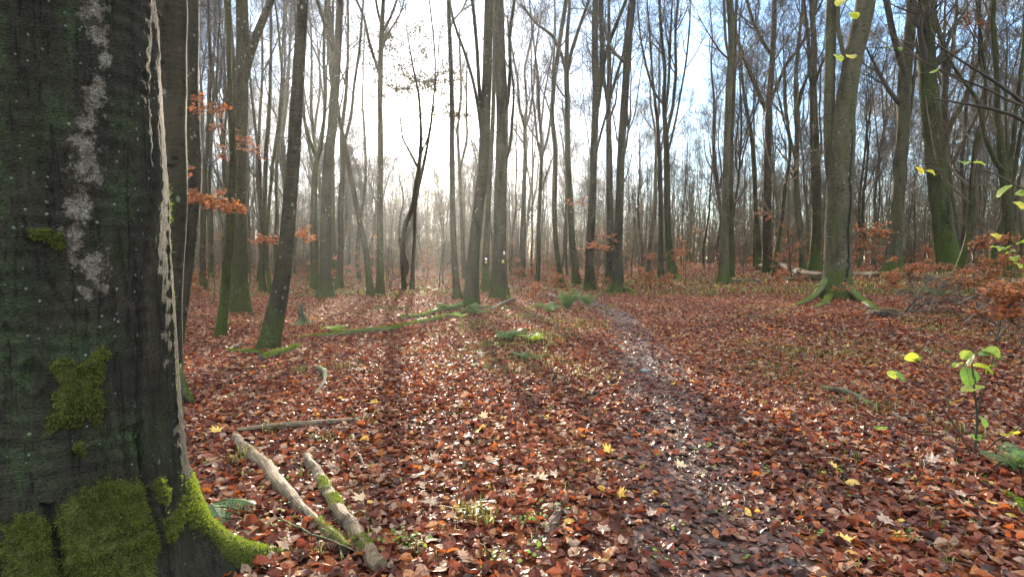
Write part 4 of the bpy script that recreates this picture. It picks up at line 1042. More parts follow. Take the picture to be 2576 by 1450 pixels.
    col = mixc_(t, mth(t, 'MULTIPLY', attr(t, 'pale'), mrange(t, wr, 0.3, 0.6, 0.5, 1.0)), col, (0.060, 0.052, 0.034))
    ln = mrange(t, mth(t, 'ADD', attr(t, 'lichen'), mth(t, 'MULTIPLY', mth(t, 'SUBTRACT', noise(t, oc, 38, 6, 0.8), 0.5), 3.4)), 0.30, 0.78)
    lc = mixc_(t, mrange(t, noise(t, oc, 24, 3, 0.6), 0.35, 0.65), (0.16, 0.13, 0.105), (0.29, 0.275, 0.23))
    lc = mixc_(t, mrange(t, fi, 0.35, 0.7), lc, (0.08, 0.066, 0.050))
    col = mixc_(t, mth(t, 'MULTIPLY', ln, 0.75), col, lc)
    # scattered round lichen spots
    vo = N(t, 'ShaderNodeTexVoronoi', inp={'Scale': 38.0}); t.links.new(oc, vo.inputs['Vector'])
    sp = N(t, 'ShaderNodeSeparateColor'); t.links.new(vo.outputs['Color'], sp.inputs[0])
    rad_ = mrange(t, sp.outputs[0], 0.5, 1.0, 0.0, 0.22)
    sm = mth(t, 'MULTIPLY', mth(t, 'LESS_THAN', mth(t, 'ADD', vo.outputs['Distance'], mth(t, 'MULTIPLY', mth(t, 'SUBTRACT', fi, 0.5), 0.3)), rad_), mrange(t, noise(t, oc, 5, 3, 0.6), 0.38, 0.52))
    col = mixc_(t, mth(t, 'MULTIPLY', sm, 0.5), col, mixc_(t, sp.outputs[1], (0.30, 0.33, 0.28), (0.20, 0.30, 0.22)))
    mn = noise(t, oc, 70, 3, 0.7)
    mg = noise(t, oc, 16, 5, 0.75)
    mm = mrange(t, mth(t, 'ADD', mth(t, 'ADD', attr(t, 'moss'), mth(t, 'MULTIPLY', mth(t, 'SUBTRACT', mn, 0.5), 0.9)), mth(t, 'MULTIPLY', mth(t, 'SUBTRACT', mg, 0.5), 1.8)), 0.30, 0.62)
    mcl = mixc_(t, mrange(t, noise(t, oc, 6, 4, 0.7), 0.35, 0.65), (0.022, 0.030, 0.009), (0.062, 0.070, 0.019))
    mcl = mixc_(t, mrange(t, mn, 0.4, 0.68, 0, 0.7), mcl, (0.10, 0.11, 0.028))
    col = mixc_(t, mm, col, mcl)
    pv = N(t, 'ShaderNodeTexVoronoi', inp={'Scale': 75.0}); t.links.new(mapped(t, oc, (1, 1, 1.6)), pv.inputs['Vector'])
    h = mth(t, 'ADD', mth(t, 'MULTIPLY', wr, 0.6), mth(t, 'MULTIPLY', fi, 0.5))
    h = mth(t, 'ADD', h, mth(t, 'MULTIPLY', mrange(t, pv.outputs['Distance'], 0.45, 0.1), 0.5))
    h = mth(t, 'ADD', h, mth(t, 'MULTIPLY', mrange(t, vc, 0.54, 0.68), -0.9))
    h = mth(t, 'ADD', h, mth(t, 'MULTIPLY', ln, 0.45)); h = mth(t, 'ADD', h, mth(t, 'MULTIPLY', sm, 0.4))
    h = mth(t, 'ADD', h, mth(t, 'MULTIPLY', mth(t, 'MULTIPLY', mm, mn), 2.0))
    finish(t, col, 0.85, bump(t, h, 0.9, 0.012), 0.06)
    root = thing('beech', 'huge dark foreground beech with lichen patches and a mossy base, left edge', 'tree', tuple(base))
    tm = b.mesh('trunk', m, True); link('trunk', tm, root)
    cb, _ = crown_from(np.concatenate([P[None], A]), np.concatenate([R[None], RA]), (7, 5, 40, 0.4), 1, 0.006, (6, 4))
    link('crown', cb.mesh('crown', TWIG), root)
    # moss tufts
    nv = np.stack([np.cos(TH.reshape(-1)), np.sin(TH.reshape(-1)), np.full(TH.size, 0.15)], -1)
    ng = np.zeros(len(V)*3); 
    Vl = V.reshape(k, n, 3); dz = np.gradient(Vl, axis=0); dt = np.roll(Vl, -1, 1)-np.roll(Vl, 1, 1); nn = nz(np.cross(dt, dz)).reshape(-1, 3)
    ar_w = np.linalg.norm(np.cross(dt/2, dz), axis=-1).reshape(-1)
    wgt = ar_w*np.where(facing, 1.0, 0.25)*sst(0.35, 1.0, moss)*np.clip(0.8+0.5*w4+0.4*w2, 0.05, 2)*np.where((du > 30)&(v < 1150), 0.35, 1.0)*(V[:, 2] > gz-0.03)
    cnt_ = 75000
    ii = rng.choice(len(V), cnt_, p=wgt/wgt.sum())
    p = V[ii]-base + rng.normal(0, 0.004, (cnt_, 3)); nrm_ = nn[ii]
    d = nz(nrm_ + rng.normal(0, 0.55, (cnt_, 3)) + [0, 0, 0.1]); s_ = nz(np.cross(d, rng.normal(size=(cnt_, 3))))
    ln_ = (rng.uniform(0.005, 0.017, cnt_)*np.clip(0.9+0.35*f2[ii], 0.4, 1.8))[:, None]; wd = rng.uniform(0.0012, 0.0028, cnt_)[:, None]
    Vb = np.stack([p-s_*wd, p+s_*wd, p+d*ln_+s_*wd*0.3+rng.normal(0, 0.002, (cnt_, 3))], 1).reshape(-1, 3)
    link('moss', mesh('moss', Vb, [np.arange(cnt_*3).reshape(-1, 3)], MOSS), root)
    return root
BIG = big_beech()

def tufts_on(root, P, R, n, size, name='moss', up=0.3):
    """moss tufts on the upper side of tube P (k,3) local, R (k,)"""
    k = len(P); j = rng.uniform(0, k-1.001, n); j0 = j.astype(int); w = (j-j0)[:, None]
    c = P[j0]*(1-w)+P[j0+1]*w; r = R[j0]*(1-w[:, 0])+R[j0+1]*w[:, 0]
    T = nz(P[j0+1]-P[j0]); U = nz(UP-(T@UP)[:, None]*T); W = np.cross(T, U)
    a = rng.normal(0, 0.6, n)
    nr = U*np.cos(a)[:, None]+W*np.sin(a)[:, None]
    p = c+nr*r[:, None]*0.98
    d = nz(nr+rng.normal(0, 0.5, (n, 3))); s_ = nz(np.cross(d, rng.normal(size=(n, 3))))
    ln_ = size*rng.uniform(0.5, 1.3, n)[:, None]; wd = ln_*0.16
    V = np.stack([p-s_*wd, p+s_*wd, p+d*ln_], 1).reshape(-1, 3)
    link(name, mesh(name, V, [np.arange(n*3).reshape(-1, 3)], MOSS), root)
# mossy roots of the second beech
for (key, pts, rr) in [('T2', [(440, 935), (455, 975), (472, 1000), (484, 1012)], [15, 13, 10, 5]), ('T2', [(436, 1010), (448, 1030), (462, 1044)], [12, 9, 5]),
                       ('T28', [(2078, 700), (2060, 735), (2035, 755), (2000, 768)], [10, 9, 7, 4]), ('T28', [(2130, 715), (2160, 752), (2190, 770), (2212, 783)], [11, 9, 7, 4]), ('T28', [(2085, 745), (2075, 765), (2050, 772)], [10, 7, 4]),
                       ('T22', [(1562, 715), (1580, 732), (1604, 742)], [7, 5, 3]), ('T22', [(1545, 712), (1532, 730), (1518, 738)], [7, 5, 3]), ('T23', [(1694, 675), (1702, 695), (1712, 703)], [6, 5, 3]), ('T14', [(1265, 735), (1275, 750), (1290, 757)], [9, 6, 3])]:
    root, base, Yt = HEROES[key]
    q0 = at(*pts[0], Yt-0.1); P = [(0.75*base[0]+0.25*q0.x, base[1], q0.z+0.10, rr[0]*1.3*Yt/F)]
    for i, ((u, v), r_) in enumerate(zip(pts, rr)):
        g = ground(u, v, r_*0.004); rad = r_*Yt/F
        if i < len(pts)-1: q = at(u, v, min(g.y, Yt-0.12) if g.y > Yt-0.4 else g.y); P.append((q.x, q.y, q.z, rad))
        else: P.append((g.x, g.y, float(gh(g.x, g.y)), rad))
    A = resample(P, 12, 2)
    V, fs = tubes((A[:, :3]-base)[None], A[None, :, 3], 10, 1+rng.normal(0, 0.05, (1, 12, 10)), cap=True)
    b = Bag(); b.add(V, fs); link('root', b.mesh('root', WOOD_M, True), root)
    tufts_on(root, A[:, :3]-base, A[:, 3], 1400, 0.022*max(0.7, Yt/12), 'moss')

# ------------------------------------------------------------------ logs, sticks and stumps lying on the litter
def log(name, label, pts, mat, cat='log', moss=0, side=(), lift=0.0, seed=0, k=28, ns=12, rough=0.07, group=None, mosssz=0.014, abs_h=None):
    P = []
    for i, (u, v, r_) in enumerate(pts):
        g = ground(u, v); rad = r_*g.y/F
        g = ground(u, v, rad*(0.35 if mat is WOOD_M else 0.6)+lift); P.append((g.x, g.y, g.z, r_*g.y/F))
    A = resample(P, k, 1)
    base = np.array([A[0, 0], A[0, 1], float(gh(A[0, 0], A[0, 1]))])
    root = thing(name, label, cat, tuple(base), group)
    g_ = np.random.default_rng(seed+300)
    L_ = 1+g_.normal(0, rough*0.5, (1, k, ns))+rough*np.sin(np.linspace(0, 9, k)[None, :, None]+np.arange(ns)[None, None]*1.1)
    Pl = A[:, :3]-base; Pl = Pl+np.cumsum(g_.normal(0, 0.005 if cat == 'log' else 0.003, Pl.shape), 0)*[1, 1, 0.4]
    for _kn in range(3 if cat == 'log' else 1):
        jj = g_.integers(2, k-2); L_[0, jj-1:jj+2, g_.integers(0, ns)] *= 1.18
    V, fs = tubes(Pl[None], A[None, :, 3], ns, L_, cap=True)
    b = Bag(); b.add(V, fs)
    link('stem' if cat in ('branch', 'twig') else 'log_body', b.mesh('log_body', mat, False), root)
    if side:
        b = Bag()
        SP, SR = grow(Pl[None], A[None, :, 3], side[0], 0.15, 0.95, side[1], 45, 0.0, 6, 0.15, 0.35, 0.002, 0.3, 0.6)
        V, fs = tubes(SP, SR, 4); b.add(V, fs)
        SQ, SRR = grow(SP, SR, 3, 0.2, 0.95, side[1]*0.45, 42, 0.0, 4, 0.18, 0.6, 0.0015, 0.3, 0.5)
        V, fs = tubes(SQ, SRR, 3); b.add(V, fs)
        link('side_twigs', b.mesh('side_twigs', TWIG, False), root)
    if moss:
        tufts_on(root, Pl, A[:, 3], moss, mosssz)
    return root, Pl, A
r_, P_, A_ = log('log', 'peeling pale cut branch pointing to the huge beech root, left of the pair', [(592, 1100, 12), (640, 1165, 16), (690, 1222, 18), (735, 1280, 15), (780, 1318, 14), (812, 1350, 15), (838, 1385, 13)], WOOD, seed=1, k=40, ns=16)
tufts_on(r_, P_[-8:], A_[-8:, 3], 900, 0.012)
r_, P_, A_ = log('log', 'pale cut branch with green moss patches, right one of the foreground pair', [(774, 1148, 12), (800, 1212, 16), (848, 1300, 19), (888, 1370, 20), (932, 1440, 22)], WOOD, seed=2, k=40, ns=16)
tufts_on(r_, P_[12:18], A_[12:18, 3], 700, 0.012); tufts_on(r_, P_[19:24], A_[19:24, 3], 900, 0.013); tufts_on(r_, P_[32:36], A_[32:36, 3], 900, 0.013)
log('stick', 'straight grey-brown stick lying crosswise above the two cut branches', [(595, 1080, 5), (690, 1070, 9), (790, 1064, 9), (860, 1058, 7), (915, 1051, 4)], WOOD, 'branch', seed=3, lift=0.022)
log('stick', 'crooked dark twig right of the two cut branches', [(886, 1095, 6), (900, 1135, 5), (925, 1175, 5), (965, 1205, 4), (1015, 1232, 3)], WOOD_D, 'branch', side=(4, 0.18), seed=4)
log('stick', 'hooked stick with a knobbly top in the middle left litter', [(800, 925, 8), (812, 932, 9), (815, 945, 6), (811, 965, 5), (792, 992, 3)], WOOD_R, 'branch', seed=5, lift=0.02)
log('stick', 'pale short stick with dark end left of the smooth leaning beech foot', [(548, 892, 3), (572, 882, 4), (592, 872, 7), (604, 868, 8)], WOOD_D, 'branch', seed=6)
log('stick', 'thin bare branching twig crossing both cut branches', [(702, 1302, 2.5), (745, 1325, 3), (800, 1345, 3), (855, 1362, 2.5), (905, 1390, 1.5)], WOOD_R, 'twig', side=(7, 0.22), seed=7, lift=0.05)
log('stick', 'thin twig hooked under the left cut branch end', [(735, 1295, 2), (790, 1322, 2.5), (830, 1352, 2.5), (852, 1402, 2)], WOOD_R, 'twig', side=(5, 0.14), seed=8, lift=0.03)
log('log', 'small moss-covered log touching the leaning smooth beech foot, left piece', [(573, 883, 5), (610, 886, 7), (655, 889, 6)], WOOD_M, moss=2200, seed=9, mosssz=0.02)
log('log', 'bright green moss-covered log just right of the leaning smooth beech foot', [(657, 902, 13), (690, 893, 12), (722, 884, 10), (756, 872, 8)], WOOD_M, moss=3600, seed=10, mosssz=0.022)
log('log', 'long low mossy fallen branch in the sunlit middle left, nearest of the mossy lines', [(752, 850, 4), (800, 846, 6), (860, 842, 7), (920, 835, 9), (980, 829, 8), (1012, 821, 6)], WOOD_M, moss=5000, seed=11, mosssz=0.022)
log('log', 'mossy branch running to the foot of the crossing smooth beech, upper of two', [(1002, 800, 6), (1060, 795, 7), (1085, 787, 8), (1120, 778, 9), (1168, 769, 8)], WOOD_M, moss=4200, seed=12, mosssz=0.026)
log('log', 'mossy branch running to the foot of the crossing smooth beech, lower of two', [(985, 824, 4), (1060, 812, 6), (1110, 800, 7), (1165, 787, 4)], WOOD_M, moss=3600, seed=13, mosssz=0.026)
log('log', 'short dark mossy stick on the glittering leaves at mid left', [(950, 775, 3), (985, 774, 4), (1030, 776, 3)], WOOD_M, moss=900, seed=14, mosssz=0.02)
log('stick', 'pale straight pole resting by the marked thick beech foot', [(1232, 777, 3), (1262, 764, 4), (1292, 751, 5)], WOOD_D, 'branch', seed=15, lift=0.05)
log('log', 'mossy dark stick right of the crossing beech foot', [(1200, 772, 4), (1245, 773, 4), (1290, 774, 3)], WOOD_M, moss=900, seed=16, mosssz=0.025)
log('log', 'weathered rotten log lying beside the path, right side', [(2052, 972, 4), (2080, 977, 8), (2120, 986, 10), (2165, 1002, 9), (2212, 1026, 5)], WOOD_R, seed=17, rough=0.16)
log('stick', 'half buried pale stick just beyond the rotten log by the path', [(2240, 1040, 4), (2275, 1056, 5), (2310, 1068, 3)], WOOD_D, 'branch', seed=18)
log('log', 'pale split dead branch propped up left of the stoutest beech', [(1912, 667, 5), (1940, 665, 8), (1965, 668, 8), (2000, 679, 8), (2035, 687, 7), (2068, 691, 6)], WOOD_D, seed=19, side=(6, 0.7), lift=0.25, rough=0.12)
log('log', 'thin dark fallen trunk on the ground left of the stoutest beech', [(1800, 709, 3), (1850, 706, 4), (1930, 704, 5), (1990, 702, 6), (2066, 700, 7)], WOOD_R, seed=20)
log('log', 'greyish fallen trunk with bright moss spots right of the stoutest beech', [(2146, 690, 7), (2200, 691, 8), (2265, 694, 9), (2330, 699, 10), (2428, 705, 9)], WOOD_R, moss=700, seed=21, mosssz=0.035)
log('log', 'dark fallen trunk by the right edge behind the brushwood', [(2430, 700, 7), (2490, 702, 8), (2575, 712, 8)], WOOD_R, seed=22)
log('log', 'rotten dark root lump at the end of the stoutest beech root', [(2190, 786, 8), (2215, 790, 12), (2245, 790, 11), (2268, 789, 4)], WOOD_R, seed=23, rough=0.3, k=14)
log('log', 'short mossy log cut off by the right edge of the view', [(2533, 1247, 12), (2560, 1265, 15), (2600, 1290, 17)], WOOD_M, moss=1500, seed=24)
log('stump', 'half buried reddish rotten wood among the leaves, bottom middle', [(1412, 1262, 5), (1402, 1285, 14), (1388, 1318, 15), (1372, 1345, 7)], WOOD_R, 'rotten wood', seed=25, rough=0.3, k=18)
log('stick', 'bare upright dead twig at the near right of the marked beech foot', [(1330, 815, 2), (1336, 800, 2), (1345, 790, 2)], WOOD_D, 'twig', seed=26)
# brushwood heap on the right
bw = [((2285, 790), (2310, 730), (2375, 690)), ((2290, 770), (2360, 785), (2440, 810)), ((2360, 735), (2440, 738), (2520, 760)), ((2335, 790), (2350, 745), (2372, 700)),
      ((2400, 770), (2450, 745), (2530, 700)), ((2420, 820), (2470, 770), (2560, 745)), ((2340, 735), (2380, 712), (2440, 705)), ((2445, 830), (2490, 845), (2570, 835)),
      ((2480, 790), (2520, 800), (2575, 790)), ((2250, 792), (2330, 800), (2400, 790)), ((2500, 860), (2530, 820), (2572, 800)), ((2395, 720), (2440, 765), (2500, 800))]
words = ['steep dark branch rising at the left end of the brushwood heap', 'low bare branch along the front of the brushwood heap', 'arching branch along the top of the brushwood heap', 'upright forked branch near the left of the brushwood heap',
         'slanting grey branch in the middle of the brushwood heap', 'long branch leaning across the right of the brushwood heap', 'branch lying on the fallen trunk behind the brushwood heap', 'low branch at the right front of the brushwood heap',
         'short branch at the right end of the brushwood heap', 'thin branch behind the rotten root lump of the stoutest beech', 'twiggy branch by the right edge in front of the brushwood heap', 'crossing branch in the centre of the brushwood heap']
for i, (tr3, lb) in enumerate(zip(bw, words)):
    g0 = ground(*[max(a, b_) for a, b_ in [(tr3[0][0], 0)]][0], ) if False else ground(tr3[0][0], tr3[0][1])
    Yb = g0.y; hgt = []
    P = np.array([[*at(u, v, Yb+0.5*j), (4.2-1.1*j)*Yb/F*0.85] for j, (u, v) in enumerate(tr3)])
    P[:, 2] = np.maximum(P[:, 2], gh(P[:, 0], P[:, 1])+0.02)
    A = resample(P, 14, 1); base = np.array([A[0, 0], A[0, 1], float(gh(A[0, 0], A[0, 1]))])
    rt = thing('branch', lb, 'branch', tuple(base), 'branches of the brushwood heap')
    b = Bag(); V, fs = tubes((A[:, :3]-base)[None], A[None, :, 3], 6, None, True); b.add(V, fs); link('stem', b.mesh('stem', WOOD_R, True), rt)
    b = Bag(); SP, SR = grow((A[:, :3]-base)[None], A[None, :, 3], 12, 0.1, 0.98, 1.1, 48, 0.0, 7, 0.16, 0.5, 0.004, 0.4, 0.5)
    V, fs = tubes(SP, SR, 4); b.add(V, fs)
    SQ, SR2 = grow(SP, SR, 5, 0.15, 0.98, 0.45, 45, 0.0, 4, 0.2, 0.6, 0.003, 0.4, 0.5); V, fs = tubes(SQ, SR2, 3); b.add(V, fs)
    link('side_twigs', b.mesh('side_twigs', TWIG), rt)

# small jagged stump
def stump():
    g = ground(757, 817); base = np.array(g); n, k = 28, 16
    th = np.linspace(0, 2*np.pi, n, endpoint=False); H_ = 0.50; gen = np.random.default_rng(4)
    V = []
    top = H_*(0.8+0.25*np.sin(th*1+1)+0.12*gen.normal(size=n))
    for i in range(k):
        f = i/(k-1)
        z = f*top
        r = 0.055+0.20*np.exp(-z/0.09)*(1+0.45*np.sin(3*th+1)+0.2*np.sin(5*th)) + 0.008*gen.normal(size=n)+0.012*np.sin(th*2+z*14)
        V.append(np.stack([r*np.cos(th)+0.03*np.sin(z*9), r*np.sin(th), z-0.02], -1))
    V = np.array(V).reshape(-1, 3); idx = np.arange(n*k).reshape(k, n); nx = np.roll(idx, -1, 1)
    Q = np.stack([idx[:-1], nx[:-1], nx[1:], idx[1:]], -1).reshape(-1, 4)
    rt = thing('stump', 'small jagged dark stump with mossy spreading foot in the left middle', 'stump', tuple(base))
    link('wood', mesh('wood', V, [Q, idx[-1][None]], WOOD_M), rt)
    n_ = 1500; i = rng.integers(0, n*3, n_); p = V[i]; d = nz(np.stack([p[:, 0], p[:, 1], np.full(n_, .1)], -1)+rng.normal(0, .3, (n_, 3))); s_ = nz(np.cross(d, rng.normal(size=(n_, 3))))
    W = np.stack([p-s_*.004, p+s_*.004, p+d*.02], 1).reshape(-1, 3); link('moss', mesh('moss', W, [np.arange(n_*3).reshape(-1, 3)], MOSS), rt)
stump()

# stone on the path and moss cushion
def lump(name, label, cat, u, v, sx, sy, sz, mat, seed, moss=0):
    g = ground(u, v); gen = np.random.default_rng(seed); n, k = 22, 10; V = []
    for i in range(k):
        ph = math.pi/2*i/(k-1)
        for j in range(n):
            a = 2*math.pi*j/n; q = 1+0.1*math.sin(2*a+1)+0.08*math.sin(3*a+ph*3)+gen.normal(0, 0.02)
            V.append((sx*q*math.cos(a)*math.cos(ph), sy*q*math.sin(a)*math.cos(ph), sz*math.sin(ph)-0.005))
    idx = np.arange(n*k).reshape(k, n); nx = np.roll(idx, -1, 1); Q = np.stack([idx[:-1], nx[:-1], nx[1:], idx[1:]], -1).reshape(-1, 4)
    V = np.array(V); rt = mesh(name, V, [Q], mat, smooth=True)
    if not moss:
        return tag(link(name, rt, loc=tuple(g)), label, cat)
    th = thing(name, label, cat, tuple(g)); link('cushion', rt, th)
    i = rng.integers(0, len(V), moss); p = V[i]; d = nz(p/[sx, sy, sz]+rng.normal(0, .4, (moss, 3))); s_ = nz(np.cross(d, rng.normal(size=(moss, 3))))
    p = p+rng.normal(0, 0.004, p.shape); W = np.stack([p-s_*.002, p+s_*.002, p+d*.014], 1).reshape(-1, 3); link('moss', mesh('moss', W, [np.arange(moss*3).reshape(-1, 3)], MOSS), th)
lump('stone', 'flat blue-grey wet stone poking out of the path leaves', 'stone', 1621, 934, 0.07, 0.06, 0.05, STONE, 3)
lump('moss_cushion', 'small round bright green moss cushion in the middle of the litter', 'moss', 1408, 1003, 0.06, 0.06, 0.035, MOSS, 4, 900)
lump('moss_cushion', 'low green moss lump among dark leaves left of the small stump', 'moss', 578, 812, 0.12, 0.1, 0.05, MOSS, 5, 500)

# ------------------------------------------------------------------ ferns
def frond(Lf, arch, seed, kp=15, wide=0.34):
    g = np.random.default_rng(seed); V, T_, Qd, tint = [], [], [], []
    ts = np.linspace(0, 1, 18)
    el = math.radians(arch[0])+(math.radians(arch[1])-math.radians(arch[0]))*ts
    dx = np.cos(el)*Lf/17; dz = np.sin(el)*Lf/17
    px_, pz_ = np.concatenate([[0], np.cumsum(dx[:-1])]), np.concatenate([[0], np.cumsum(dz[:-1])])
    P = np.stack([px_, g.normal(0, 0.004)*ts*10*Lf, pz_], -1)
    Vt, fs = tubes(P[None], (0.0028*np.linspace(1, 0.3, 18))[None], 4)
    b = Bag(); b.add(Vt, fs, tint=0.4)
    for i in range(kp):
        t = 0.16+0.82*i/(kp-1); f = t*17; j = min(int(f), 16); c = P[j]+(P[j+1]-P[j])*(f-j); tn = nz(P[j+1]-P[j])
        ln = Lf*wide*(math.sin(math.pi*min(1, (t-0.08)/0.95)**0.75)+0.06)
        nrm_ = np.array([-tn[2], 0, tn[0]])
        for sgn in (-1, 1):
            d = nz(np.array([0, sgn, 0])*0.9+tn*0.45+nrm_*(-0.12)+g.normal(0, 0.05, 3))
            m = 8; lf = []
            w0 = Lf*0.82/kp*0.62
            pts_l, pts_r = [], []
            ax = nz(tn-(tn@d)*d)
            for q in range(m+1):
                s_ = q/m; c2 = c+d*ln*s_+nrm_*(-0.25*ln*s_*s_)
                wq = w0*(1-s_)**0.7*(1.0 if q % 2 else 0.35)+0.0005
                pts_l.append(c2+ax*wq+d*wq*0.4); pts_r.append(c2-ax*wq+d*wq*0.4)
            W = np.array(pts_l+pts_r); ql = np.array([[a, a+1, a+m+2, a+m+1] for a in range(m)])
            b.add(W, [ql], tint=float(np.clip(g.normal(0.5, 0.12), 0, 1)))
    return b
def fern(u, v, n, Lf, label, seed, tint=None, arch=(62, -15), mat=FERN, fan=None):
    g = ground(u, v); th = thing('fern', label, 'fern', tuple(g)); gen = np.random.default_rng(seed)
    for i in range(n):
        b = frond(Lf*gen.uniform(0.7, 1.1), (arch[0]+gen.normal(0, 8), arch[1]+gen.normal(0, 10)), seed*50+i)
        o = link('frond', b.mesh('frond', mat), th)
        o.rotation_euler = (0, 0, (2*math.pi*i/n if fan is None else fan[0]+(fan[1]-fan[0])*i/max(1, n-1))+gen.normal(0, 0.2))
fern(1285, 858, 9, 0.48, 'blue-green feathery fern clump in the centre foreground', 1)
fern(1345, 860, 7, 0.36, 'yellowish green small fern right of the feathery fern clump', 2, mat=GREENL)
fern(1190, 792, 8, 0.55, 'drooping dark fern at the black foot of the crossing smooth beech', 3)
fern(1128, 782, 6, 0.5, 'grey-green fern left of the crossing beech foot', 4)
fern(1425, 782, 6, 0.8, 'tall upright fern beside the path bend, middle of three', 5, arch=(82, 40))
fern(1380, 788, 7, 0.6, 'broad fern left of the tall upright fern by the path bend', 6)
fern(1478, 772, 5, 0.7, 'leaning fern nearest the path bend', 7, arch=(70, 30))
fern(842, 836, 8, 0.36, 'vivid sunlit green fern left of the long mossy branch', 8, mat=GREENL)
fern(520, 1275, 3, 0.36, 'single small green fern at the huge beech root', 9, arch=(35, -18), fan=(-0.9, 0.25))
fern(2360, 745, 7, 0.5, 'green fern in front of the thick leaning mossy beech', 10)
fern(1160, 800, 6, 0.32, 'light green low fern below the grey-green fern', 11, mat=GREENL)
fern(615, 750, 6, 0.5, 'dim fern behind the scaly forked tree', 12)
fern(1320, 905, 4, 0.25, 'tiny pale fern in front of the feathery fern clump', 13)
fern(1660, 720, 6, 0.5, 'green fern near the moss-sleeved leaning foot', 14)
fern(965, 706, 7, 0.7, 'yellow-green fern in the distance right of the splayed tall tree', 15, mat=GREENL)
fern(2570, 1190, 5, 0.35, 'fern fronds poking in at the right edge', 16)

# ------------------------------------------------------------------ grass and small green herbs
def grass():
    b = Bag(); spots = []
    def clump(x, y, n, h, sp, w=0.004): spots.append((x, y, n, h, sp, w))
    for (u, v, n, h, sp) in [(1190, 1300, 60, 0.13, 0.05), (1225, 1325, 26, 0.12, 0.04), (690, 1085, 20, 0.12, 0.05), (780, 1105, 16, 0.1, 0.05), (870, 925, 60, 0.1, 0.12), (625, 1150, 16, 0.14, 0.03), (1010, 880, 40, 0.09, 0.15),
                             (1350, 905, 90, 0.12, 0.2), (1290, 930, 60, 0.1, 0.2), (2130, 1010, 50, 0.1, 0.25), (2260, 1035, 60, 0.12, 0.2), (2010, 905, 70, 0.1, 0.25), (2090, 850, 90, 0.12, 0.4), (830, 1110, 14, .1, .05), (760, 935, 40, 0.1, 0.1), (2400, 1090, 40, .12, .12), (590, 1165, 14, 0.1, 0.03)]:
        g = ground(u, v); clump(g.x, g.y, n, h, sp)
    gen = np.random.default_rng(9)
    for _ in range(950):
        u = gen.uniform(1840, 2575); v = 768+abs(gen.normal(0, 125)); g = ground(u, min(v, 1250))
        if math.sin(g.x*1.4+2*math.sin(g.y*0.7))+math.sin(g.y*1.1-g.x*0.5+1) < 0.25: continue
        clump(g.x, g.y, gen.integers(4, 13), 0.075, 0.12, 0.0045)
    for _ in range(420):
        u = gen.uniform(1150, 1540); v = 765+abs(gen.normal(0, 75)); g = ground(u, v)
        if math.sin(g.x*2.4+2*math.sin(g.y*0.9)) < -0.1: continue
        clump(g.x, g.y, 11, 0.10, 0.12, 0.005)
    for _ in range(240):
        u = gen.uniform(480, 1200); v = 745+abs(gen.normal(0, 55)); g = ground(u, v); clump(g.x, g.y, 8, 0.08, 0.15)
    for _ in range(260):
        u = gen.uniform(450, 2500); v = gen.uniform(850, 1430)
        if 1480 < u < 2000: continue
        g = ground(u, v); clump(g.x, g.y, 5, 0.07, 0.03, 0.0028)
    for _ in range(1500):
        u = gen.uniform(-100, 2700); v = gen.uniform(688, 745); g = ground(u, v)
        if g.y < 60 and abs(g.x-float(path_x(g.y))) > 0.8: clump(g.x, g.y, 8, 0.16, 0.5, 0.012)
    xs_, ys_, hs, ws = [], [], [], []
    for (x, y, n, h, sp, w) in spots:
        xs_.append(x+gen.normal(0, sp, n)); ys_.append(y+gen.normal(0, sp, n)); hs.append(h*gen.uniform(0.5, 1.3, n)); ws.append(np.full(n, w)*(1+y*0.05))
    x = np.concatenate(xs_); y = np.concatenate(ys_); h = np.concatenate(hs); w = np.concatenate(ws); n = len(x)
    a = gen.uniform(0, 6.283, n); ln = gen.uniform(0.2, 0.9, n)
    d = np.stack([np.cos(a), np.sin(a), np.zeros(n)], -1); s_ = np.stack([-np.sin(a), np.cos(a), np.zeros(n)], -1)
    p0 = np.stack([x, y, gh(x, y)+0.005], -1); H3 = h[:, None]
    p1 = p0+[0, 0, 1]*H3*0.55+d*H3*0.2*ln[:, None]; p2 = p0+[0, 0, 1]*H3*(1-0.5*ln[:, None])+d*H3*0.9*ln[:, None]
    W = w[:, None]
    V = np.stack([p0-s_*W, p0+s_*W, p1-s_*W*0.8, p1+s_*W*0.8, p2], 1).reshape(-1, 3)
    o = (np.arange(n)*5)[:, None]
        # broken twigs mixed into the litter
    m_ = 2600; ty = np.sqrt(gen.uniform(4, 18**2, m_)); tx = gen.uniform(-1, 1, m_)*(1.05*ty+0.5); ta = gen.uniform(0, 6.283, m_); tl = gen.uniform(0.05, 0.32, m_)
    tt_ = np.linspace(-0.5, 0.5, 5)[None]; bend = gen.normal(0, 0.16, (m_, 1))*(tt_**2-0.1)
    TX = tx[:, None]+tl[:, None]*(np.cos(ta)[:, None]*tt_-np.sin(ta)[:, None]*bend*3); TY = ty[:, None]+tl[:, None]*(np.sin(ta)[:, None]*tt_+np.cos(ta)[:, None]*bend*3)
    TZ = gh(TX, TY)+0.030+gen.uniform(-0.006, 0.012, (m_, 1))+gen.normal(0, 0.12, (m_, 1))*tt_*tl[:, None]
    Vt, ft = tubes(np.stack([TX, TY, TZ], -1), gen.uniform(0.0015, 0.0045, (m_, 1))*np.linspace(1, 0.5, 5)[None]*(1+0.03*ty[:, None]), 4)
    tag(link('twig_litter', mesh('twig_litter', Vt, ft, TWIG_B)), 'short broken twigs strewn through the fallen leaves', 'twigs', kind='stuff')
    tag(link('grass', mesh('grass', V, [np.array([[0, 1, 3, 2]])+o, np.array([[2, 3, 4]])+o], GRASS, {'tint': np.repeat(gen.uniform(0, 1, n), 5)})), 'thin green woodland grass growing through the leaf litter', 'grass', kind='stuff')
    # clover-like seedlings
    b = Bag(); pos = []
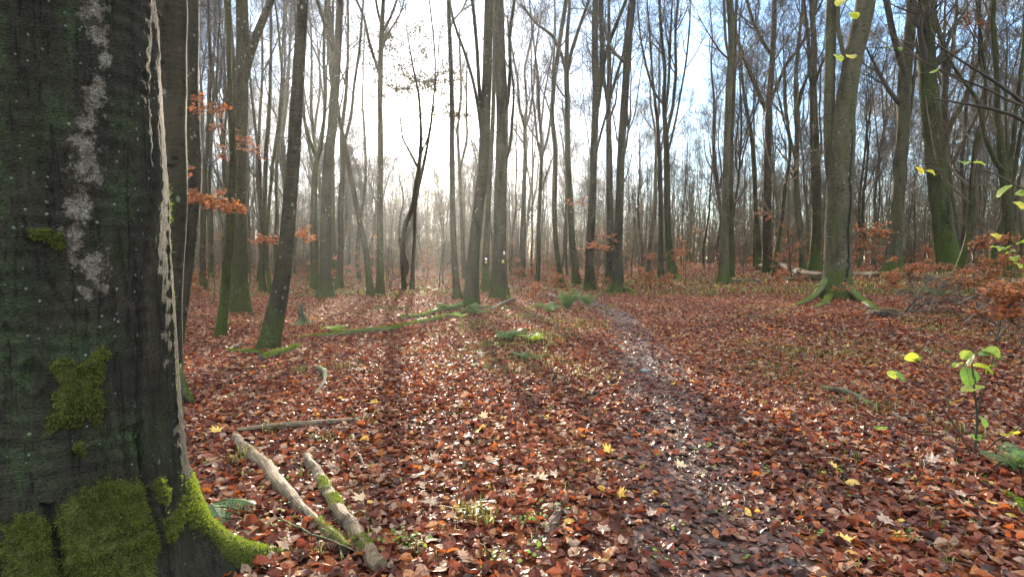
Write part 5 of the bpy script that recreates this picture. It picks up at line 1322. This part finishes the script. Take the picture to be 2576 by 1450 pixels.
    for (u, v, n, sp) in [(1000, 1365, 22, 0.06), (1052, 1385, 16, 0.04), (1345, 1315, 26, 0.05), (1350, 1400, 12, 0.05), (840, 1290, 10, 0.1), (730, 1350, 12, 0.08), (1120, 1040, 16, 0.15), (950, 1060, 16, 0.1), (1250, 1420, 18, 0.05), (700, 1290, 14, 0.1), (2030, 1200, 6, 0.1), (1400, 960, 14, 0.3)]:
        g = ground(u, v); pos += [(g.x+gen.normal(0, sp), g.y+gen.normal(0, sp)) for _ in range(n)]
    for _ in range(110):
        g = ground(gen.uniform(480, 2500), gen.uniform(800, 1440)); pos += [(g.x+gen.normal(0, .03), g.y+gen.normal(0, .03)) for _ in range(3)]
    pos = np.array(pos); q = np.column_stack([pos, gh(pos[:, 0], pos[:, 1])+gen.uniform(0.035, 0.065, len(pos))])
    scatter_leaves(b, q, gen.uniform(0.018, 0.032, len(q)), gen.uniform(0, 0.5, len(q)), 0.4, True, 0.1, 0.2)
    tag(link('seedlings', b.mesh('seedlings', GREENL)), 'small round-leaved green herbs between the fallen leaves', 'plants', kind='stuff')
grass()

# ------------------------------------------------------------------ maple leaves that stand out one by one
def maple_mesh(seed, tint):
    g = np.random.default_rng(seed)
    key = [(-90, .18), (-62, .62), (-48, .40), (-20, .50), (-4, .98), (10, .62), (18, .66), (28, .42), (44, .66), (54, .98), (62, .86), (68, .60), (76, .64), (90, 1.12)]
    pts = [(a, r) for a, r in key]+[(180-a, r) for a, r in key[-2:0:-1]]
    ang = np.radians([a for a, r in pts]); rad = np.array([r for a, r in pts])*(1+g.normal(0, 0.05, len(pts)))
    o = np.stack([rad*np.cos(ang), rad*np.sin(ang)], -1); m = len(o)
    mid = o*0.5; V2 = np.concatenate([[[0, 0]], mid, o])
    ca, cb_, cc = g.normal(0.15, 0.15), g.normal(0.1, 0.2), g.normal(0, 0.2)
    z = ca*(V2[:, 0]**2)+cb_*(V2[:, 1]**2)+cc*V2[:, 0]*V2[:, 1]+g.normal(0, 0.035, len(V2))
    V = np.column_stack([V2, z])
    i = np.arange(m); j = (i+1) % m
    tri = np.stack([np.zeros(m, int), 1+i, 1+j], -1); quad = np.stack([1+i, 1+m+i, 1+m+j, 1+j], -1)
    b = Bag(); b.add(V*0.5, [tri, quad], tint=tint)
    St, fs = tubes(np.array([[[0, -0.05, 0], [0.02, -0.35, 0.02], [0.06, -0.62, 0.03]]]), np.array([[0.012, 0.010, 0.012]]), 4); b.add(St, fs, tint=tint)
    return b.mesh('maple_leaf', MAPLE)
MM = {c: [maple_mesh(10*i+j, t) for j in range(3)] for i, (c, t) in enumerate({'pale': 0.35, 'tan': 0.15, 'yellow': 0.82, 'orange': 0.97, 'cream': 0.55}.items())}
ml = [(1356, 1200, 50, 'cream', 'large cream maple leaf, upper of the two big ones in the centre foreground'), (1085, 1256, 60, 'pale', 'largest pale maple leaf, left of the grass tuft'), (1082, 1297, 40, 'tan', 'tan maple leaf just below the largest pale one'),
      (1183, 1094, 42, 'pale', 'pale maple leaf under a yellow one'), (1203, 1081, 34, 'yellow', 'yellow maple leaf overlapping a pale one in the centre'), (1216, 1046, 28, 'cream', None), (1372, 1048, 34, 'yellow', 'yellow maple leaf in the middle above the path edge'),
      (1531, 1132, 36, 'yellow', 'yellowish maple leaf at the left edge of the path'), (1713, 1170, 42, 'cream', 'cream maple leaf in the centre of the path'), (1243, 1161, 42, 'pale', None), (1066, 1216, 38, 'pale', None), (910, 1250, 44, 'cream', 'cream maple leaf right of the cut branches'),
      (1559, 1240, 38, 'yellow', 'golden maple leaf at the left of the lower path'), (1397, 1190, 36, 'pale', None), (1512, 1328, 46, 'tan', None), (1412, 1064, 32, 'cream', None), (1092, 1151, 36, 'tan', None), (970, 1020, 32, 'pale', None),
      (942, 1010, 26, 'yellow', 'golden upright maple leaf in the middle left litter'), (1209, 889, 30, 'tan', None), (903, 929, 30, 'tan', None), (1699, 964, 22, 'yellow', 'small yellow leaf on the upper path'), (1881, 1055, 36, 'pale', None),
      (2402, 1010, 44, 'yellow', 'bright yellow maple leaf under the hazel sapling'), (2200, 1046, 34, 'tan', None), (2223, 1169, 42, 'cream', 'cream maple leaf in the right foreground'), (2097, 1172, 34, 'yellow', 'dull yellow leaf right of the path in the lower right'),
      (2343, 1157, 52, 'tan', 'broad tan maple leaf at lower right'), (2223, 1306, 50, 'tan', None), (2127, 1357, 48, 'yellow', 'yellow maple leaf nearest the bottom right corner'), (2258, 1341, 36, 'yellow', 'yellow-green leaf right of the nearest yellow maple leaf'),
      (2147, 1388, 34, 'orange', 'orange leaf below the nearest yellow maple leaf'), (2018, 1178, 32, 'pale', None), (2527, 1093, 40, 'yellow', 'bright yellow leaf beneath the right-edge hazel twigs'), (1974, 867, 22, 'orange', None), (546, 1083, 40, 'yellow', 'orange-yellow leaf beside the stick near the huge beech'),
      (836, 1172, 40, 'tan', None), (712, 1370, 46, 'tan', None), (1160, 1392, 34, 'tan', None), (1640, 1290, 36, 'tan', None), (1780, 1330, 40, 'tan', None), (1900, 1240, 34, 'pale', None), (2420, 1240, 40, 'tan', None), (1480, 1155, 26, 'orange', None),
      (1183, 1210, 30, 'orange', 'round orange leaf in the centre foreground'), (1465, 1095, 28, 'orange', None), (1120, 935, 26, 'orange', None), (1260, 985, 28, 'orange', None), (870, 1005, 26, 'cream', None), (700, 1010, 30, 'pale', None), (620, 1015, 28, 'tan', None), (760, 880, 24, 'cream', None)]
for i, (u, v, s_, c, lb) in enumerate(ml):
    g = ground(u, v, 0.035); size = s_*g.y/F*1.15
    o = link('maple_leaf', MM[c][i % 3], None, tuple(g))
    o.scale = (size,)*3
    o.rotation_euler = (rnd.gauss(0.12, 0.22), rnd.gauss(0, 0.22), rnd.uniform(0, 6.28))
    gname = {'pale': 'pale', 'tan': 'tan', 'yellow': 'yellow', 'orange': 'orange', 'cream': 'cream'}[c]
    tag(o, lb or '%s fallen maple leaf lying on the dark beech litter' % gname, 'leaf', 'large %s leaves on the litter' % gname)

# ------------------------------------------------------------------ hazel twigs with green leaves
def hazel_leaf(size, tint, seed):
    g = np.random.default_rng(seed); m = 26
    a = np.linspace(-np.pi/2, 1.5*np.pi, m, endpoint=False)
    rr_ = 0.46*(1-0.10*np.sin(a))*(1+0.045*np.cos(13*a))*np.where(np.abs(np.angle(np.exp(1j*(a-np.pi/2)))) < 0.3, 1.16, 1.0)*np.where(np.abs(np.angle(np.exp(1j*(a+np.pi/2)))) < 0.2, 0.84, 1.0)
    V = [[[0, 0]]]
    for f in (0.35, 0.7, 1.0): V.append(np.stack([f*rr_*np.cos(a)*0.95, f*rr_*np.sin(a)], -1))
    V = np.concatenate(V); z = np.abs(V[:, 0])*g.normal(0.30, 0.12)+V[:, 1]**2*g.normal(-0.5, 0.3)+0.02*np.sin(V[:, 1]*34+np.abs(V[:, 0])*18)+g.normal(0, 0.008, len(V))
    i = np.arange(m); j = (i+1) % m
    tri = np.stack([np.zeros(m, int), 1+i, 1+j], -1); qs = [np.stack([1+k*m+i, 1+(k+1)*m+i, 1+(k+1)*m+j, 1+k*m+j], -1) for k in (0, 1)]
    b = Bag(); b.add(np.column_stack([V, z])*size, [tri]+qs, tint=tint)
    St, fs = tubes(np.array([[[0, 0.4, 0.02], [0, 0, 0.004], [0, -0.36, 0.02], [0.02, -0.62, 0.08]]])*size, np.array([[0.006, 0.011, 0.014, 0.012]])*size, 4); b.add(St, fs, tint=min(1, tint+0.15))
    return b.mesh('leaf', GREENL, True)
def hazel(name, label, base_uv, Y0, twigs, leaves, size_y):
    g = ground(*base_uv) if Y0 is None else at(base_uv[0], base_uv[1], Y0)
    gz = float(gh(g.x, g.y)); base = np.array([g.x, g.y, gz])
    root = thing(name, label, 'shrub', tuple(base)); b = Bag()
    for tw_ in twigs:
        P = np.array([[*at(u, v, y), (1.15 if name == 'hazel_sapling' else 0.8)*r*y/F] for (u, v, y, r) in tw_])
        if P[0, 2] < gz+0.15: P[0, 2] = gz-0.03
        A = resample(P, 16, 1); A[:, :3] += np.cumsum(rng.normal(0, 0.003, (16, 3)), 0)
        V, fs = tubes((A[:, :3]-base)[None], A[None, :, 3], 5); b.add(V, fs)
    link('stem', b.mesh('stem', TWIG, True), root)
    for (u, v, y, s_, t) in leaves:
        p = np.array(at(u, v, y))
        o = link('leaf', hazel_leaf(s_*y/F*1.2, t, int(u*7+v)), root, tuple(p-base)); o.rotation_euler = (0.6+rnd.gauss(0, 0.3), rnd.gauss(0, 0.3), rnd.gauss(0, 1.2))
hazel('hazel_sapling', 'young hazel with round green and yellow leaves at the right foreground', (2452, 1140), None,
      [[(2452, 1140, 4.1, 3), (2456, 1040, 4.1, 2.4), (2448, 960, 4.1, 2), (2440, 900, 4.1, 1.2)], [(2454, 1060, 4.1, 2), (2470, 985, 4.1, 1.4), (2490, 890, 4.1, 1)], [(2452, 1135, 4.1, 2.4), (2385, 1040, 4.2, 2), (2330, 975, 4.3, 1.5), (2262, 945, 4.4, 1)], [(2385, 1040, 4.2, 1.5), (2370, 960, 4.3, 1.2), (2300, 902, 4.4, 1)],
       [(2452, 1138, 4.1, 2), (2500, 1110, 4.0, 1.6), (2575, 1070, 3.8, 1.4)], [(2450, 1130, 4.1, 1.5), (2330, 1080, 4.0, 1.2), (2215, 1076, 3.9, 1)]],
      [(2264, 945, 4.4, 30, .12), (2242, 941, 4.4, 22, .7), (2292, 901, 4.4, 28, .72), (2310, 903, 4.4, 18, .3), (2495, 886, 4.1, 34, .5), (2476, 890, 4.1, 24, .2), (2441, 903, 4.1, 30, .18), (2432, 893, 4.1, 26, .7), (2408, 914, 4.1, 22, .7), (2472, 925, 4.1, 42, .72),
       (2434, 943, 4.1, 42, .12), (2449, 976, 4.1, 46, .75), (2213, 1077, 3.9, 30, .1), (2472, 1056, 4.1, 30, .3), (2455, 1096, 4.1, 22, .4), (2545, 1092, 3.9, 34, .85), (2568, 1142, 3.8, 34, .2), (2550, 1178, 3.8, 36, .1), (2486, 925, 4.1, 26, .3)], 1)
hazel('hazel_bush', 'hazel bush whose leafy twigs reach in from the right edge', (2760, 1100), 4.2,
      [[(2760, 1150, 4.2, 9), (2740, 800, 4.2, 8), (2700, 500, 4.2, 6), (2640, 260, 4.2, 4), (2600, 60, 4.2, 3)],
       [(2700, 520, 4.2, 4), (2575, 478, 4.0, 3), (2470, 420, 3.8, 2), (2380, 430, 3.7, 1.5), (2300, 425, 3.6, 1)],
       [(2640, 300, 4.2, 4), (2500, 230, 3.9, 3), (2350, 170, 3.7, 2), (2230, 110, 3.6, 1.5), (2105, 140, 3.5, 1)], [(2230, 110, 3.6, 1.4), (2160, 50, 3.5, 1), (2115, 2, 3.5, 1)],
       [(2740, 800, 4.2, 4), (2640, 700, 4.1, 3), (2575, 650, 4.0, 2), (2500, 605, 4.0, 1)], [(2740, 800, 4.2, 8), (2720, 600, 5.0, 8), (2700, 420, 6.0, 7), (2575, 284, 6.0, 6), (2440, 260, 6.0, 4), (2345, 245, 6.0, 2)], [(2740, 800, 4.2, 8), (2740, 600, 5.2, 8), (2720, 420, 6.4, 8), (2575, 245, 6.4, 6), (2465, 183, 6.4, 4), (2356, 106, 6.4, 2)]],
      [(2311, 427, 3.6, 22, .92), (2343, 433, 3.65, 20, .8), (2424, 409, 3.8, 26, .3), (2462, 410, 3.8, 22, .65), (2525, 480, 3.9, 34, .6), (2564, 484, 4.0, 20, .6), (2562, 514, 4.0, 24, .8), (2117, 5, 3.5, 28, .85), (2147, 36, 3.5, 24, .72), (2106, 144, 3.5, 26, .58), (2140, 142, 3.5, 24, .85), (2350, 178, 3.7, 20, .6),
       (2262, 122, 3.6, 12, .3), (2238, 121, 3.6, 14, .3), (2504, 622, 4.0, 20, .6), (2531, 621, 4.0, 20, .6), (2541, 632, 4.0, 18, .5), (2552, 648, 4.0, 20, .6), (2562, 664, 4.0, 20, .6), (2500, 592, 4.0, 16, .95), (2514, 594, 4.0, 14, .95), (2570, 610, 4.0, 20, .4)], 1)

# small notice post deep in the wood beside the far bend
def post():
    g = ground(907, 706); base = np.array(g)
    rt = thing('signpost', 'small brown wooden post with a flat roofed board, far left middle', 'signpost', tuple(base))
    s_ = g.y/F
    V, fs = tubes(np.array([[[0, 0, -0.1], [0, 0, 0.45], [0.01, 0, 28*s_]]]), np.array([[2.0*s_]*3]), 6, None, True); b = Bag(); b.add(V, fs); link('post', b.mesh('post', WOOD_R), rt)
    w, d_, h = 11*s_, 0.10, 28*s_
    V = np.array([[-w*1.3, -d_, h], [w*.8, -d_, h], [w*.8, d_, h+.06], [-w*1.3, d_, h+.06], [-w*1.3, -d_, h+.05], [w*.8, -d_, h+.05], [w*.8, d_, h+.12], [-w*1.3, d_, h+.12]])
    Qf = np.array([[0, 3, 2, 1], [4, 5, 6, 7], [0, 1, 5, 4], [1, 2, 6, 5], [2, 3, 7, 6], [3, 0, 4, 7]]); link('board', mesh('board', V, [Qf], WOOD_D), rt)
post()

# ------------------------------------------------------------------ haze
def haze():
    x0, x1, y0, y1, z0, z1 = -640, 640, -70, 920, -4, 34
    V = np.array([[x0, y0, z0], [x1, y0, z0], [x1, y1, z0], [x0, y1, z0], [x0, y0, z1], [x1, y0, z1], [x1, y1, z1], [x0, y1, z1]])
    Qf = np.array([[0, 3, 2, 1], [4, 5, 6, 7], [0, 1, 5, 4], [1, 2, 6, 5], [2, 3, 7, 6], [3, 0, 4, 7]])
    m, t = material('haze')
    p = t.nodes.new('ShaderNodeVolumePrincipled'); p.inputs['Color'].default_value = (0.93, 0.95, 1.0, 1)
    p.inputs['Density'].default_value = HAZE; p.inputs['Anisotropy'].default_value = 0.8
    o = t.nodes.new('ShaderNodeOutputMaterial'); t.links.new(p.outputs[0], o.inputs['Volume'])
    tag(link('haze', mesh('haze', V, [Qf], m)), 'thin morning haze hanging between the trees', 'haze', kind='stuff')
HAZE = 0.00045
if HAZE: haze()
